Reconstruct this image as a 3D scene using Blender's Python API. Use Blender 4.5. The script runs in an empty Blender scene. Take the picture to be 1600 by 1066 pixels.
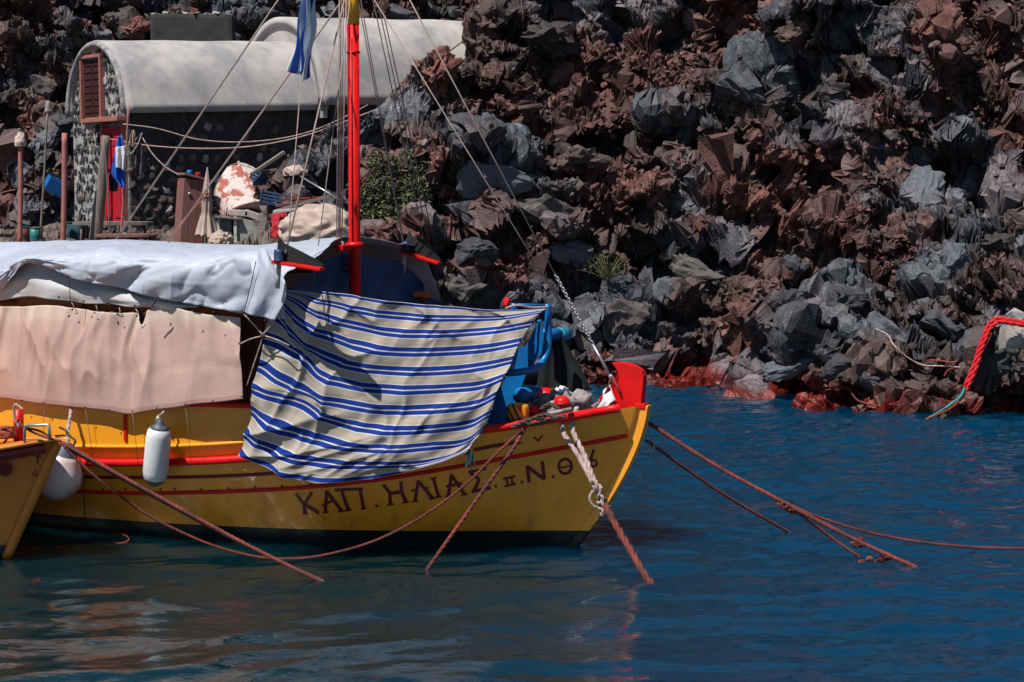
import bpy, bmesh, math, random
import numpy as np
from mathutils import Vector, Matrix, noise as mnoise

# ------------------------------------------------------------------ camera, sky, sun, exposure
sc = bpy.context.scene
COL = sc.collection
FPX, CAM_H, HORIZON = 2986.0, 3.434, 280.0          # focal length in photo pixels, eye height, horizon row
PITCH = math.atan((533.0 - HORIZON) / FPX)
cam_d = bpy.data.cameras.new('camera'); cam = bpy.data.objects.new('camera', cam_d); COL.objects.link(cam)
cam_d.sensor_width = 36.0; cam_d.lens = 36.0 * FPX / 1600.0
cam_d.clip_start = 0.1; cam_d.clip_end = 2000.0
cam.location = (0, 0, CAM_H); cam.rotation_euler = (math.pi / 2 - PITCH, 0, 0)
sc.camera = cam

SUN_DIR = Vector((-0.35, -0.36, 0.865)).normalized()   # towards the sun
w = bpy.data.worlds.new('World'); sc.world = w; w.use_nodes = True
nt = w.node_tree; bg = nt.nodes['Background']
sky = nt.nodes.new('ShaderNodeTexSky'); sky.sky_type = 'NISHITA'; sky.sun_disc = False
sky.sun_elevation = math.asin(SUN_DIR.z); sky.sun_rotation = math.atan2(SUN_DIR.x, SUN_DIR.y)
sky.air_density = 1.0; sky.dust_density = 0.3; sky.ozone_density = 4.0
nt.links.new(sky.outputs[0], bg.inputs[0]); bg.inputs[1].default_value = 0.053
sun_d = bpy.data.lights.new('sun', 'SUN'); sun_d.energy = 5.0; sun_d.angle = math.radians(0.53)
sun_d.color = (1.0, 0.95, 0.88)
sun = bpy.data.objects.new('sun', sun_d); COL.objects.link(sun)
sun.rotation_euler = SUN_DIR.to_track_quat('Z', 'Y').to_euler()
vs = sc.view_settings
vs.view_transform = 'Standard'; vs.look = 'None'; vs.exposure = 0.25; vs.gamma = 1.0; vs.use_curve_mapping = False
sc.cycles.max_bounces = 5; sc.cycles.diffuse_bounces = 2; sc.cycles.glossy_bounces = 3; sc.cycles.transmission_bounces = 2; sc.cycles.use_adaptive_sampling = True; sc.cycles.adaptive_threshold = 0.02; sc.cycles.use_denoising = True

# ------------------------------------------------------------------ helpers
random.seed(7); RNG = np.random.default_rng(11)
V = Vector

def ray(px, py):
    a, b = (px - 800.0) / FPX, (533.0 - py) / FPX
    c, s = math.cos(PITCH), math.sin(PITCH)
    return V((a, c + b * s, -s + b * c))

def at(px, py, y):                       # the point at distance y whose picture is there
    d = ray(px, py); return V((0, 0, CAM_H)) + d * (y / d.y)

def on_water(px, py, z=0.0):
    d = ray(px, py); return V((0, 0, CAM_H)) + d * ((z - CAM_H) / d.z)

def pix(p):
    c, s = math.cos(PITCH), math.sin(PITCH)
    q = p - V((0, 0, CAM_H)); dep = q.y * c - q.z * s
    return 800 + FPX * q.x / dep, 533 - FPX * (q.y * s + q.z * c) / dep

def tag(o, label=None, cat=None, group=None, kind=None):
    if label: o['label'] = label
    if cat: o['category'] = cat
    if group: o['group'] = group
    if kind: o['kind'] = kind
    return o

def link(o, parent=None):
    COL.objects.link(o)
    if parent is not None:
        o.parent = parent
        o.matrix_parent_inverse = parent_world(parent).inverted()
    return o

def parent_world(p):
    m = Matrix.LocRotScale(p.location, p.rotation_euler, p.scale)
    if p.parent is not None:
        m = parent_world(p.parent) @ p.matrix_parent_inverse @ m
    return m

def empty(name, loc=(0, 0, 0)):
    o = bpy.data.objects.new(name, None); o.location = loc; o.empty_display_size = 0.1
    COL.objects.link(o); return o

def mesh_obj(name, verts, faces, m, parent=None, smooth=False, uvs=None):
    me = bpy.data.meshes.new(name)
    me.from_pydata([tuple(v) for v in verts], [], faces)
    if uvs is not None:
        lay = me.uv_layers.new(name='UVMap')
        idx = np.empty(len(me.loops), dtype=np.int32); me.loops.foreach_get('vertex_index', idx)
        lay.data.foreach_set('uv', np.asarray(uvs, dtype=np.float32)[idx].ravel())
    if smooth: me.polygons.foreach_set('use_smooth', [True] * len(me.polygons))
    if m: me.materials.append(m)
    o = bpy.data.objects.new(name, me); link(o, parent); return o

def bm_obj(name, bm, m, parent=None, smooth=False):
    me = bpy.data.meshes.new(name); bm.normal_update(); bm.to_mesh(me); bm.free()
    if smooth: me.polygons.foreach_set('use_smooth', [True] * len(me.polygons))
    if m: me.materials.append(m)
    o = bpy.data.objects.new(name, me); link(o, parent); return o

def crom(pts, n):                        # Catmull-Rom through pts, n samples by chord length
    P = np.array([tuple(p) for p in pts], float)
    if len(P) == 2:
        t = np.linspace(0, 1, n)[:, None]; return P[0] * (1 - t) + P[1] * t
    d = np.r_[0, np.cumsum(np.linalg.norm(np.diff(P, axis=0), axis=1) + 1e-9)]
    return hermite(d, P, np.linspace(0, d[-1], n))

def hermite(x, Y, q):
    x = np.asarray(x, float); Y = np.asarray(Y, float)
    if Y.ndim == 1: return hermite(x, Y[:, None], q)[:, 0]
    h = np.diff(x)[:, None]; s = np.diff(Y, axis=0) / h
    m = np.empty_like(Y); m[0] = s[0]; m[-1] = s[-1]
    m[1:-1] = (s[:-1] * h[1:] + s[1:] * h[:-1]) / (h[1:] + h[:-1])
    i = np.clip(np.searchsorted(x, q, side='right') - 1, 0, len(x) - 2)
    hh = (x[i + 1] - x[i])[:, None]; t = ((q - x[i])[:, None]) / hh
    return ((1 + 2 * t) * (1 - t) ** 2 * Y[i] + t * (1 - t) ** 2 * hh * m[i]
            + t * t * (3 - 2 * t) * Y[i + 1] + t * t * (t - 1) * hh * m[i + 1])

def tube_data(pts, r, sides=8, n=None, rad=None, caps=True):
    P = np.array([tuple(p) for p in pts], float) if n is None else crom(pts, n)
    N = len(P); T = np.gradient(P, axis=0); T /= np.linalg.norm(T, axis=1)[:, None] + 1e-12
    up = np.array((0.0, 0.0, 1.0)) if abs(T[0][2]) < 0.9 else np.array((1.0, 0.0, 0.0))
    A = np.cross(T[0], up); A /= np.linalg.norm(A)
    verts, faces = [], []
    for i in range(N):
        A = A - T[i] * np.dot(A, T[i]); A /= np.linalg.norm(A) + 1e-12
        B = np.cross(T[i], A); rr = r if rad is None else np.interp(i / max(N - 1, 1), np.linspace(0, 1, len(rad)), rad)
        for k in range(sides):
            a = 2 * math.pi * k / sides
            verts.append(P[i] + rr * (math.cos(a) * A + math.sin(a) * B))
    for i in range(N - 1):
        for k in range(sides):
            k2 = (k + 1) % sides
            faces.append((i * sides + k, i * sides + k2, (i + 1) * sides + k2, (i + 1) * sides + k))
    if caps:
        faces.append(tuple(range(sides - 1, -1, -1))); faces.append(tuple((N - 1) * sides + k for k in range(sides)))
    return verts, faces

def tube(name, pts, r, m, parent=None, sides=8, n=None, rad=None):
    v, f = tube_data(pts, r, sides, n, rad)
    return mesh_obj(name, v, f, m, parent, smooth=True)

def merge(parts):
    Vs, Fs = [], []
    for v, f in parts:
        o = len(Vs); Vs.extend(v); Fs.extend([tuple(i + o for i in q) for q in f])
    return Vs, Fs

def rope_data(pts, r, n, twist=None):    # three laid strands
    P = crom(pts, n); T = np.gradient(P, axis=0); T /= np.linalg.norm(T, axis=1)[:, None] + 1e-12
    L = np.r_[0, np.cumsum(np.linalg.norm(np.diff(P, axis=0), axis=1))]
    tw = twist or 2 * math.pi / (r * 9)
    A = np.cross(T, np.array((0.31, 0.17, 0.93))); A /= np.linalg.norm(A, axis=1)[:, None] + 1e-12
    B = np.cross(T, A); parts = []
    for k in range(3):
        ph = L * tw + k * 2 * math.pi / 3
        parts.append(tube_data(P + 0.46 * r * (np.cos(ph)[:, None] * A + np.sin(ph)[:, None] * B), r * 0.60, 6))
    return merge(parts)

def rope(name, pts, r, m, parent=None, n=None, label=None, group=None):
    L = sum((V(b) - V(a)).length for a, b in zip(pts, pts[1:]))
    v, f = rope_data(pts, r, n or int(min(420, max(24, L / (r * 1.6)))))
    o = mesh_obj(name, v, f, m, parent, smooth=True)
    if label: tag(o, label, 'rope', group)
    return o

def box_bm(bm, c, s, rot=None, bev=0.0):
    r = bmesh.ops.create_cube(bm, size=1.0)
    M = Matrix.Translation(V(c)) @ (rot.to_4x4() if rot is not None else Matrix()) @ Matrix.Diagonal((s[0], s[1], s[2], 1))
    bmesh.ops.transform(bm, matrix=M, verts=r['verts'])
    if bev:
        ed = {e for v in r['verts'] for e in v.link_edges}
        bmesh.ops.bevel(bm, geom=list(ed), offset=bev, segments=2, affect='EDGES', profile=0.6)

def box(name, c, s, m, parent=None, rot=None, bev=0.008):
    bm = bmesh.new(); box_bm(bm, c, s, rot, bev); return bm_obj(name, bm, m, parent)

def lathe(name, prof, loc, m, parent=None, seg=24, rot=None, smooth=True):   # prof: (radius, z)
    verts, faces = [], []; n = len(prof)
    for k in range(seg):
        a = 2 * math.pi * k / seg
        for r, z in prof:
            p = V((r * math.cos(a), r * math.sin(a), z))
            if rot is not None: p = rot @ p
            verts.append(p + V(loc))
    for k in range(seg):
        k2 = (k + 1) % seg
        for j in range(n - 1):
            faces.append((k * n + j, k2 * n + j, k2 * n + j + 1, k * n + j + 1))
    return mesh_obj(name, verts, faces, m, parent, smooth=smooth)

# --- numpy noise
TAB = RNG.random((65536, 4)); TAB32 = TAB.astype(np.float32)
def hsh(ix, iy, k=0): return TAB[((ix.astype(np.int64) * 73856093) ^ (iy.astype(np.int64) * 19349663) ^ (k * 83492791)) & 65535]
def vnoise(x, y, k=0):
    ix, iy = np.floor(x), np.floor(y); fx, fy = x - ix, y - iy
    fx, fy = fx * fx * (3 - 2 * fx), fy * fy * (3 - 2 * fy)
    g = lambda a, b: hsh(ix + a, iy + b, k)[..., 0]
    return (g(0, 0) * (1 - fx) + g(1, 0) * fx) * (1 - fy) + (g(0, 1) * (1 - fx) + g(1, 1) * fx) * fy
def fbm(x, y, oct=4, k=0):
    s, a, t = 0, 1.0, 0
    for o in range(oct):
        s = s + a * vnoise(x * 2 ** o + 17.3 * o, y * 2 ** o - 9.1 * o, k + o); t += a; a *= 0.5
    return s / t
def blocks(x, y, k, grad=0.9, jump=1.0):   # angular blocks: every cell is a tilted plane; returns height, edge distance, cell id value
    ix, iy = np.floor(x), np.floor(y)
    d1 = np.full(x.shape, 9.0); d2 = np.full(x.shape, 9.0); h = np.zeros(x.shape); cid = np.zeros(x.shape)
    for a in (-1, 0, 1):
        for b in (-1, 0, 1):
            r = hsh(ix + a, iy + b, k); r2 = hsh(ix + a, iy + b, k + 7)
            dx, dy = x - (ix + a + r[..., 0]), y - (iy + b + r[..., 1])
            d = dx * dx + dy * dy
            hh = (r[..., 2] - 0.5) * jump + ((r2[..., 0] - 0.5) * dx + (r2[..., 1] - 0.5) * dy) * 2 * grad
            c = d < d1
            d2 = np.where(c, d1, np.minimum(d2, d)); h = np.where(c, hh, h); cid = np.where(c, r[..., 3], cid); d1 = np.where(c, d, d1)
    return h, np.sqrt(d2) - np.sqrt(d1), cid

def cellhash(I, k):                      # partial products so neighbours are cheap
    J = I.astype(np.int32); f = lambda t, m: [((t + a) * np.int32(m)) for a in (-1, 0, 1)]
    with np.errstate(over='ignore'): return f(J[..., 0], 73856093), f(J[..., 1], 19349663), f(J[..., 2], 49979687), np.int32((k * 83492791) & 0x7fffffff)
def blocks3(P, k, grad=0.9, jump=1.0):
    P = P.reshape(-1, 3).astype(np.float32); I = np.floor(P); F = P - I; N = len(P)
    hx, hy, hz, hk = cellhash(I, k); d1 = np.full(N, 9.0, np.float32); d2 = d1.copy(); h = np.zeros(N, np.float32); cid = h.copy(); C = [np.ascontiguousarray(TAB32[:, i]) for i in range(4)]
    D = [np.zeros(N, np.float32) for _ in range(3)]
    for a in (-1, 0, 1):
        for b in (-1, 0, 1):
            for c in (-1, 0, 1):
                i = (hx[a + 1] ^ hy[b + 1] ^ hz[c + 1] ^ hk) & 65535
                dx = F[:, 0] - a - C[0][i]; dy = F[:, 1] - b - C[1][i]; dz = F[:, 2] - c - C[2][i]; d = dx * dx + dy * dy + dz * dz
                q = d < d1; d2 = np.where(q, d1, np.minimum(d2, d)); d1 = np.where(q, d, d1)
                np.copyto(cid, C[3][i], where=q)
                for t, w_ in zip(D, (dx, dy, dz)): np.copyto(t, w_, where=q)
    g = cid.astype(np.float64) * 977.0
    h = ((g % 1) - .5) * jump + 2 * grad * (((g * 3.7) % 1 - .5) * D[0] + ((g * 7.3) % 1 - .5) * D[1] + ((g * 11.9) % 1 - .5) * D[2])
    return h, np.sqrt(d2) - np.sqrt(d1), cid
_b3 = blocks3
def blocks3(P, k, grad=0.9, jump=1.0): s_ = P.shape[:-1]; return tuple(t.reshape(s_) for t in _b3(P, k, grad, jump))
def vnoise3(P, k=0):
    I = np.floor(P); f = P - I; f = f * f * (3 - 2 * f); hx, hy, hz, hk = cellhash(I, k); o = 0; C = np.ascontiguousarray(TAB32[:, 0])
    for a in (0, 1):
        for b in (0, 1):
            w_ = (f[..., 0] if a else 1 - f[..., 0]) * (f[..., 1] if b else 1 - f[..., 1])
            for c in (0, 1): o = o + C[(hx[a + 1] ^ hy[b + 1] ^ hz[c + 1] ^ hk) & 65535] * w_ * (f[..., 2] if c else 1 - f[..., 2])
    return o
def fbm3(P, f, oct=3, k=0):
    P = P.astype(np.float32); s_, a, t = 0, 1.0, 0
    for o in range(oct): s_ = s_ + a * vnoise3(P * np.float32(f * 2 ** o) + np.float32(3.1 * o), k + o); t += a; a *= .55
    return s_ / t
# --- materials
def mat(name, c1, c2=None, rough=0.7, scale=8.0, bump=0.0, bscale=None, spec=0.4, detail=4.0, lo=0.35, hi=0.65, attr=None, metal=0.0, coat=0.0, stretch=None, rough2=None):
    m = bpy.data.materials.new(name); m.use_nodes = True
    n, l = m.node_tree.nodes, m.node_tree.links; p = n['Principled BSDF']
    p.inputs['Roughness'].default_value = rough; p.inputs['Specular IOR Level'].default_value = spec
    p.inputs['Metallic'].default_value = metal; p.inputs['Coat Weight'].default_value = coat
    p.inputs['Base Color'].default_value = (*c1, 1)
    tc = n.new('ShaderNodeTexCoord'); src = tc.outputs['Object']
    if stretch:
        mp = n.new('ShaderNodeMapping'); mp.inputs['Scale'].default_value = stretch; l.new(src, mp.inputs['Vector']); src = mp.outputs[0]
    if c2 is not None:
        nz = n.new('ShaderNodeTexNoise'); nz.inputs['Scale'].default_value = scale; nz.inputs['Detail'].default_value = detail
        nz.inputs['Roughness'].default_value = 0.62; l.new(src, nz.inputs['Vector'])
        r = n.new('ShaderNodeValToRGB'); r.color_ramp.elements[0].position = lo; r.color_ramp.elements[1].position = hi
        r.color_ramp.elements[0].color = (*c1, 1); r.color_ramp.elements[1].color = (*c2, 1)
        l.new(nz.outputs[0], r.inputs[0]); l.new(r.outputs[0], p.inputs['Base Color'])
        if rough2 is not None:
            mr = n.new('ShaderNodeMapRange'); mr.inputs[1].default_value = lo; mr.inputs[2].default_value = hi
            mr.inputs[3].default_value = rough; mr.inputs[4].default_value = rough2
            l.new(nz.outputs[0], mr.inputs[0]); l.new(mr.outputs[0], p.inputs['Roughness'])
    if bump:
        nb = n.new('ShaderNodeTexNoise'); nb.inputs['Scale'].default_value = bscale or scale * 4; nb.inputs['Detail'].default_value = 5
        l.new(src, nb.inputs['Vector'])
        b = n.new('ShaderNodeBump'); b.inputs['Strength'].default_value = bump; b.inputs['Distance'].default_value = 0.02
        l.new(nb.outputs[0], b.inputs['Height']); l.new(b.outputs[0], p.inputs['Normal'])
    return m

M = {}
M['hull'] = mat('hull_yellow_paint', (0.86, 0.36, 0.016), (0.76, 0.30, 0.014), 0.3, 1.6, 0.05, 9, 0.5, coat=0.25)
M['hull_low'] = mat('hull_ochre_paint', (0.95, 0.395, 0.026), (0.80, 0.31, 0.024), 0.25, 1.8, 0.05, 8, 0.5, coat=0.3)
M['antifoul'] = mat('antifouling_black', (0.008, 0.012, 0.014), (0.02, 0.03, 0.03), 0.5, 5)
M['red'] = mat('red_gloss_paint', (0.74, 0.006, 0.006), (0.50, 0.008, 0.008), 0.38, 7, 0.04, 20, 0.25)
M['dkred'] = mat('dark_red_paint', (0.20, 0.012, 0.012), (0.15, 0.01, 0.01), 0.35, 6)
M['letter'] = mat('maroon_lettering', (0.115, 0.008, 0.012), (0.14, 0.01, 0.015), 0.45, 9)
M['ylw'] = mat('mast_yellow', (0.75, 0.36, 0.02), (0.6, 0.26, 0.02), 0.45, 5)
M['orange'] = mat('orange_boat_paint', (0.62, 0.22, 0.035), (0.52, 0.18, 0.03), 0.35, 2.2, 0.04, 9)
M['wood'] = mat('brown_varnished_wood', (0.16, 0.045, 0.02), (0.09, 0.025, 0.012), 0.5, 6, 0.1, 30, stretch=(3, 3, .4))
M['owood'] = mat('orange_varnished_wood', (0.55, 0.13, 0.02), (0.4, 0.09, 0.015), 0.45, 6)
M['tarp'] = mat('white_tarpaulin', (0.42, 0.46, 0.535), (0.36, 0.405, 0.49), 0.5, 3.0, 0.16, 14, 0.35)
M['tarp_in'] = mat('grey_tarpaulin', (0.52, 0.53, 0.55), (0.42, 0.42, 0.42), 0.6, 3.0, 0.12, 14)
M['blue'] = mat('navy_tarpaulin', (0.004, 0.055, 0.16), (0.003, 0.04, 0.115), 0.4, 4, 0.1, 12)
M['canvas'] = mat('pink_canvas', (0.49, 0.33, 0.285), (0.42, 0.28, 0.245), 0.85, 2.5, 0.12, 60, 0.15)
M['rope_red'] = mat('red_rope', (0.21, 0.038, 0.03), (0.06, 0.02, 0.017), 0.8, 6, 0.2, 90)
M['rope_brt'] = mat('scarlet_rope', (0.60, 0.012, 0.02), (0.45, 0.01, 0.015), 0.8, 20, 0.2, 90)
M['rope_org'] = mat('orange_rope', (0.34, 0.06, 0.028), (0.22, 0.04, 0.02), 0.8, 20, 0.2, 90)
M['rope_wht'] = mat('pale_rope', (0.47, 0.37, 0.34), (0.28, 0.19, 0.17), 0.85, 14, 0.2, 90)
M['rope_drk'] = mat('dark_rope', (0.045, 0.03, 0.028), (0.09, 0.05, 0.04), 0.8, 20, 0.2, 90)
M['line'] = mat('thin_cord', (0.34, 0.26, 0.23), (0.24, 0.17, 0.15), 0.7, 12)
M['line_d'] = mat('wire_cord', (0.10, 0.075, 0.07), (0.16, 0.12, 0.10), 0.55, 12)
M['teal_rope'] = mat('teal_rope', (0.05, 0.35, 0.38), (0.03, 0.22, 0.25), 0.8, 20)
M['fender'] = mat('white_rubber', (0.74, 0.75, 0.77), (0.60, 0.60, 0.61), 0.45, 6, 0.05, 40, lo=.3, hi=.75)
M['fender_d'] = mat('grey_rubber', (0.10, 0.12, 0.15), (0.06, 0.08, 0.10), 0.5, 9)
M['bluepaint'] = mat('blue_paint', (0.004, 0.15, 0.44), (0.006, 0.11, 0.32), 0.35, 5, 0.05, 30)
M['tealpaint'] = mat('teal_roller', (0.02, 0.30, 0.42), (0.02, 0.22, 0.32), 0.45, 6)
M['net'] = mat('dark_netting', (0.003, 0.008, 0.010), (0.005, 0.012, 0.014), 0.8, 30, 0.3, 90)
M['steel'] = mat('galvanised_steel', (0.42, 0.44, 0.46), (0.30, 0.30, 0.32), 0.4, 12, metal=0.7)
M['cloth_grey'] = mat('grey_cloth', (0.34, 0.295, 0.285), (0.10, 0.09, 0.095), 0.9, 7, 0.2, 40)
M['plaster'] = mat('grey_lime_plaster', (0.45, 0.415, 0.395), (0.27, 0.265, 0.275), 0.9, 1.3, 0.12, 14, 0.2, detail=8, lo=.38, hi=.62, stretch=(1, 1, .7))
M['mortar'] = mat('pale_mortar', (0.36, 0.35, 0.34), (0.16, 0.16, 0.165), 0.95, 7, 0.3, 30)
M['lava_d'] = mat('black_lava_stone', (0.022, 0.024, 0.027), (0.06, 0.058, 0.06), 0.85, 6, 0.3, 30)
M['lava_w'] = mat('whitewashed_stone', (0.48, 0.47, 0.46), (0.12, 0.12, 0.12), 0.9, 11, 0.3, 30)
M['lava_p'] = mat('pinkish_lava_stone', (0.20, 0.14, 0.125), (0.06, 0.048, 0.047), 0.85, 6, 0.3, 30)
M['darkwall'] = mat('dark_render', (0.028, 0.031, 0.031), (0.055, 0.054, 0.05), 0.95, 2.4, 0.2, 12)
M['shutter'] = mat('red_brown_shutter', (0.055, 0.016, 0.012), (0.03, 0.009, 0.008), 0.6, 5, 0.1, 30, stretch=(8, 8, .6))
M['frame_p'] = mat('faded_pink_frame', (0.38, 0.15, 0.12), (0.28, 0.10, 0.085), 0.7, 9)
M['door_red'] = mat('crimson_door', (0.50, 0.012, 0.03), (0.36, 0.01, 0.022), 0.5, 5)
M['wood_r'] = mat('weathered_red_wood', (0.24, 0.09, 0.075), (0.15, 0.09, 0.08), 0.85, 7, 0.2, 30, stretch=(4, 4, .5))
M['wood_g'] = mat('weathered_grey_wood', (0.22, 0.19, 0.17), (0.13, 0.105, 0.095), 0.9, 8, 0.2, 30, stretch=(4, 4, .5))
M['post_pink'] = mat('faded_pink_post', (0.40, 0.15, 0.13), (0.30, 0.11, 0.10), 0.75, 8)
M['peel'] = mat('peeling_white_red_paint', (0.50, 0.44, 0.42), (0.33, 0.085, 0.06), 0.75, 4.2, 0.25, 20, detail=8, lo=.49, hi=.55)
M['white_old'] = mat('chalky_white', (0.56, 0.55, 0.53), (0.36, 0.34, 0.31), 0.8, 5, 0.1, 20)
M['grey_box'] = mat('grey_green_panel', (0.32, 0.33, 0.31), (0.22, 0.22, 0.20), 0.75, 4, 0.1, 20)
M['sack'] = mat('beige_sackcloth', (0.50, 0.40, 0.34), (0.36, 0.28, 0.24), 0.95, 5, 0.3, 40)
M['concrete'] = mat('pale_concrete', (0.42, 0.37, 0.34), (0.28, 0.25, 0.23), 0.95, 9, 0.3, 40)
M['rust'] = mat('rusty_iron', (0.22, 0.085, 0.05), (0.09, 0.04, 0.03), 0.9, 9, 0.3, 40)
M['teal'] = mat('teal_plastic', (0.03, 0.20, 0.20), (0.02, 0.13, 0.13), 0.5, 6)
M['crate_b'] = mat('blue_plastic', (0.01, 0.16, 0.50), (0.01, 0.11, 0.36), 0.45, 6)
M['navy_p'] = mat('navy_plastic', (0.012, 0.035, 0.09), (0.02, 0.05, 0.11), 0.5, 6)
M['cl_blue'] = mat('blue_cotton', (0.01, 0.12, 0.55), (0.01, 0.09, 0.42), 0.9, 6)
M['cl_white'] = mat('white_cotton', (0.62, 0.62, 0.66), (0.52, 0.52, 0.56), 0.9, 6)
M['cl_dark'] = mat('charcoal_cotton', (0.09, 0.09, 0.10), (0.06, 0.06, 0.07), 0.9, 6)
M['cl_teal'] = mat('dark_teal_cotton', (0.01, 0.06, 0.075), (0.008, 0.04, 0.05), 0.9, 6)
M['cl_red'] = mat('red_cotton', (0.42, 0.015, 0.03), (0.3, 0.012, 0.02), 0.9, 6)
M['flag_b'] = mat('flag_blue', (0.006, 0.06, 0.36), (0.006, 0.05, 0.28), 0.75, 8)
M['flag_w'] = mat('flag_white', (0.58, 0.66, 0.74), (0.50, 0.58, 0.68), 0.75, 8)
M['buoy_y'] = mat('yellow_plastic', (0.78, 0.30, 0.01), (0.68, 0.25, 0.01), 0.5, 6)
M['black'] = mat('black_rubber', (0.012, 0.012, 0.014), (0.02, 0.02, 0.02), 0.5, 6)
M['leaf_a'] = mat('leaf_olive', (0.075, 0.085, 0.042), (0.038, 0.052, 0.028), 0.7, 6)
M['leaf_b'] = mat('leaf_yellowish', (0.19, 0.17, 0.075), (0.11, 0.12, 0.05), 0.7, 6)
M['twig'] = mat('dry_twig', (0.20, 0.15, 0.12), (0.12, 0.09, 0.07), 0.9, 9)

def weather_hull(m):                      # grime and bleached scuffs along the waterline
    N_, L_ = m.node_tree.nodes, m.node_tree.links; p = N_['Principled BSDF']; src = p.inputs['Base Color'].links[0].from_socket
    ge = N_.new('ShaderNodeNewGeometry'); sp = N_.new('ShaderNodeSeparateXYZ'); L_.new(ge.outputs['Position'], sp.inputs[0])
    mp = N_.new('ShaderNodeMapping'); mp.inputs['Scale'].default_value = (5, 5, .9); L_.new(ge.outputs['Position'], mp.inputs[0])
    nz = N_.new('ShaderNodeTexNoise'); nz.inputs['Scale'].default_value = 1.6; nz.inputs['Detail'].default_value = 8; nz.inputs['Roughness'].default_value = .7; L_.new(mp.outputs[0], nz.inputs['Vector'])
    mr = N_.new('ShaderNodeMapRange'); mr.inputs[1].default_value = .95; mr.inputs[2].default_value = .12; mr.inputs[3].default_value = 0; mr.inputs[4].default_value = 1.0; L_.new(sp.outputs[2], mr.inputs[0])
    r = N_.new('ShaderNodeMapRange'); r.inputs[1].default_value = .50; r.inputs[2].default_value = .80; L_.new(nz.outputs[0], r.inputs[0])
    mu = N_.new('ShaderNodeMath'); mu.operation = 'MULTIPLY'; L_.new(mr.outputs[0], mu.inputs[0]); L_.new(r.outputs[0], mu.inputs[1])
    mx = N_.new('ShaderNodeMix'); mx.data_type = 'RGBA'; L_.new(mu.outputs[0], mx.inputs[0]); L_.new(src, mx.inputs[6]); mx.inputs[7].default_value = (.33, .17, .04, 1); L_.new(mx.outputs[2], p.inputs['Base Color'])
    rg = N_.new('ShaderNodeMapRange'); rg.inputs[3].default_value = .22; rg.inputs[4].default_value = .5; L_.new(nz.outputs[0], rg.inputs[0]); L_.new(rg.outputs[0], p.inputs['Roughness'])
weather_hull(M['hull_low']); weather_hull(M['orange'])

# ------------------------------------------------------------------ boat frame of reference
TH = math.radians(24.0)
BO = V((1.2, 17.5, 0)); BF = V((math.cos(TH), -math.sin(TH), 0)); BS = V((-math.sin(TH), -math.cos(TH), 0))
def B(u, v, z): return BO + BF * u + BS * v + V((0, 0, z))
def to_b(p): q = p - BO; return q.dot(BF), q.dot(BS), q.z
def bp(px, py, v):                       # on the lengthwise vertical plane v
    d = ray(px, py); o = V((0, 0, CAM_H)); t = (v - (o - BO).dot(BS)) / d.dot(BS); return o + d * t
def bu(px, py, u):
    d = ray(px, py); o = V((0, 0, CAM_H)); t = (u - (o - BO).dot(BF)) / d.dot(BF); return o + d * t

S_K = np.array([0, .12, .5, 1, 1.7, 2.5, 3.5, 4.5, 5.5, 7, 9, 10.5, 10.9, 11])
BSH = np.array([.055, .15, .44, .74, 1.06, 1.32, 1.53, 1.63, 1.67, 1.60, 1.15, .46, .18, .055])
BWL = np.array([.045, .07, .20, .40, .66, .90, 1.10, 1.22, 1.26, 1.16, .72, .24, .09, .045])
ZSH = np.array([1.36, 1.34, 1.27, 1.185, 1.07, .95, .83, .76, .73, .75, .92, 1.15, 1.22, 1.24])
def u_stem(z): return -0.70 * max(0.0, 1 - z / 1.37) ** 1.55 if z >= 0 else -0.70 + z * 1.3
def u_stern(z): return -11 + 0.6 * max(0.0, 1 - z / 1.25) ** 1.5 if z >= 0 else -10.4 - z * 1.0
_SQ = np.linspace(0, 11, 1101); _TS, _TW, _TZ = (hermite(S_K, t, _SQ).tolist() for t in (BSH, BWL, ZSH))
def _lk(t, s): i = min(max(int(s * 100), 0), 1099); f = s * 100 - i; return t[i] * (1 - f) + t[i + 1] * f
def sheer_z(s): return _lk(_TZ, s)
def breadth(s, z):
    bs_, bw_, zs_ = _lk(_TS, s), _lk(_TW, s), _lk(_TZ, s)
    if z >= 0: return bw_ + (bs_ - bw_) * (z / zs_) ** (0.92)
    return bw_ * math.sqrt(max(0.0, 1 - (z / 0.56) ** 2)) + 0.02
def hb(u, z):
    a, b = u_stem(z), u_stern(z); s = 11 * (a - u) / (a - b)
    if s < 0 or s > 11: return -1.0
    return breadth(s, z)
FR1 = (BO, BF, BS, 1.0)
def on_hull(px, py, off=0.0, fr=FR1, t0=14.5):
    O_, F_, S_, k_ = fr; d = ray(px, py); o = V((0, 0, CAM_H))
    def loc(p): q = (p - O_) / k_; return q.dot(F_), q.dot(S_), q.z
    for i in range(80):
        t = t0 + i * 0.08; u, v, z = loc(o + d * t)
        if v - hb(u, z) <= 0:
            a, b = t - 0.08, t
            for _ in range(22):
                m_ = (a + b) / 2; u, v, z = loc(o + d * m_)
                if v - hb(u, z) > 0: a = m_
                else: b = m_
            p = o + d * b; e = 0.01; u, v, z = loc(p)
            du = (hb(u + e, z) - hb(u - e, z)) / (2 * e); dz = (hb(u, z + e) - hb(u, z - e)) / (2 * e)
            nrm = (S_ - F_ * du - V((0, 0, 1)) * dz).normalized()
            return p + nrm * off
    return o + d * 17.0

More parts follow.
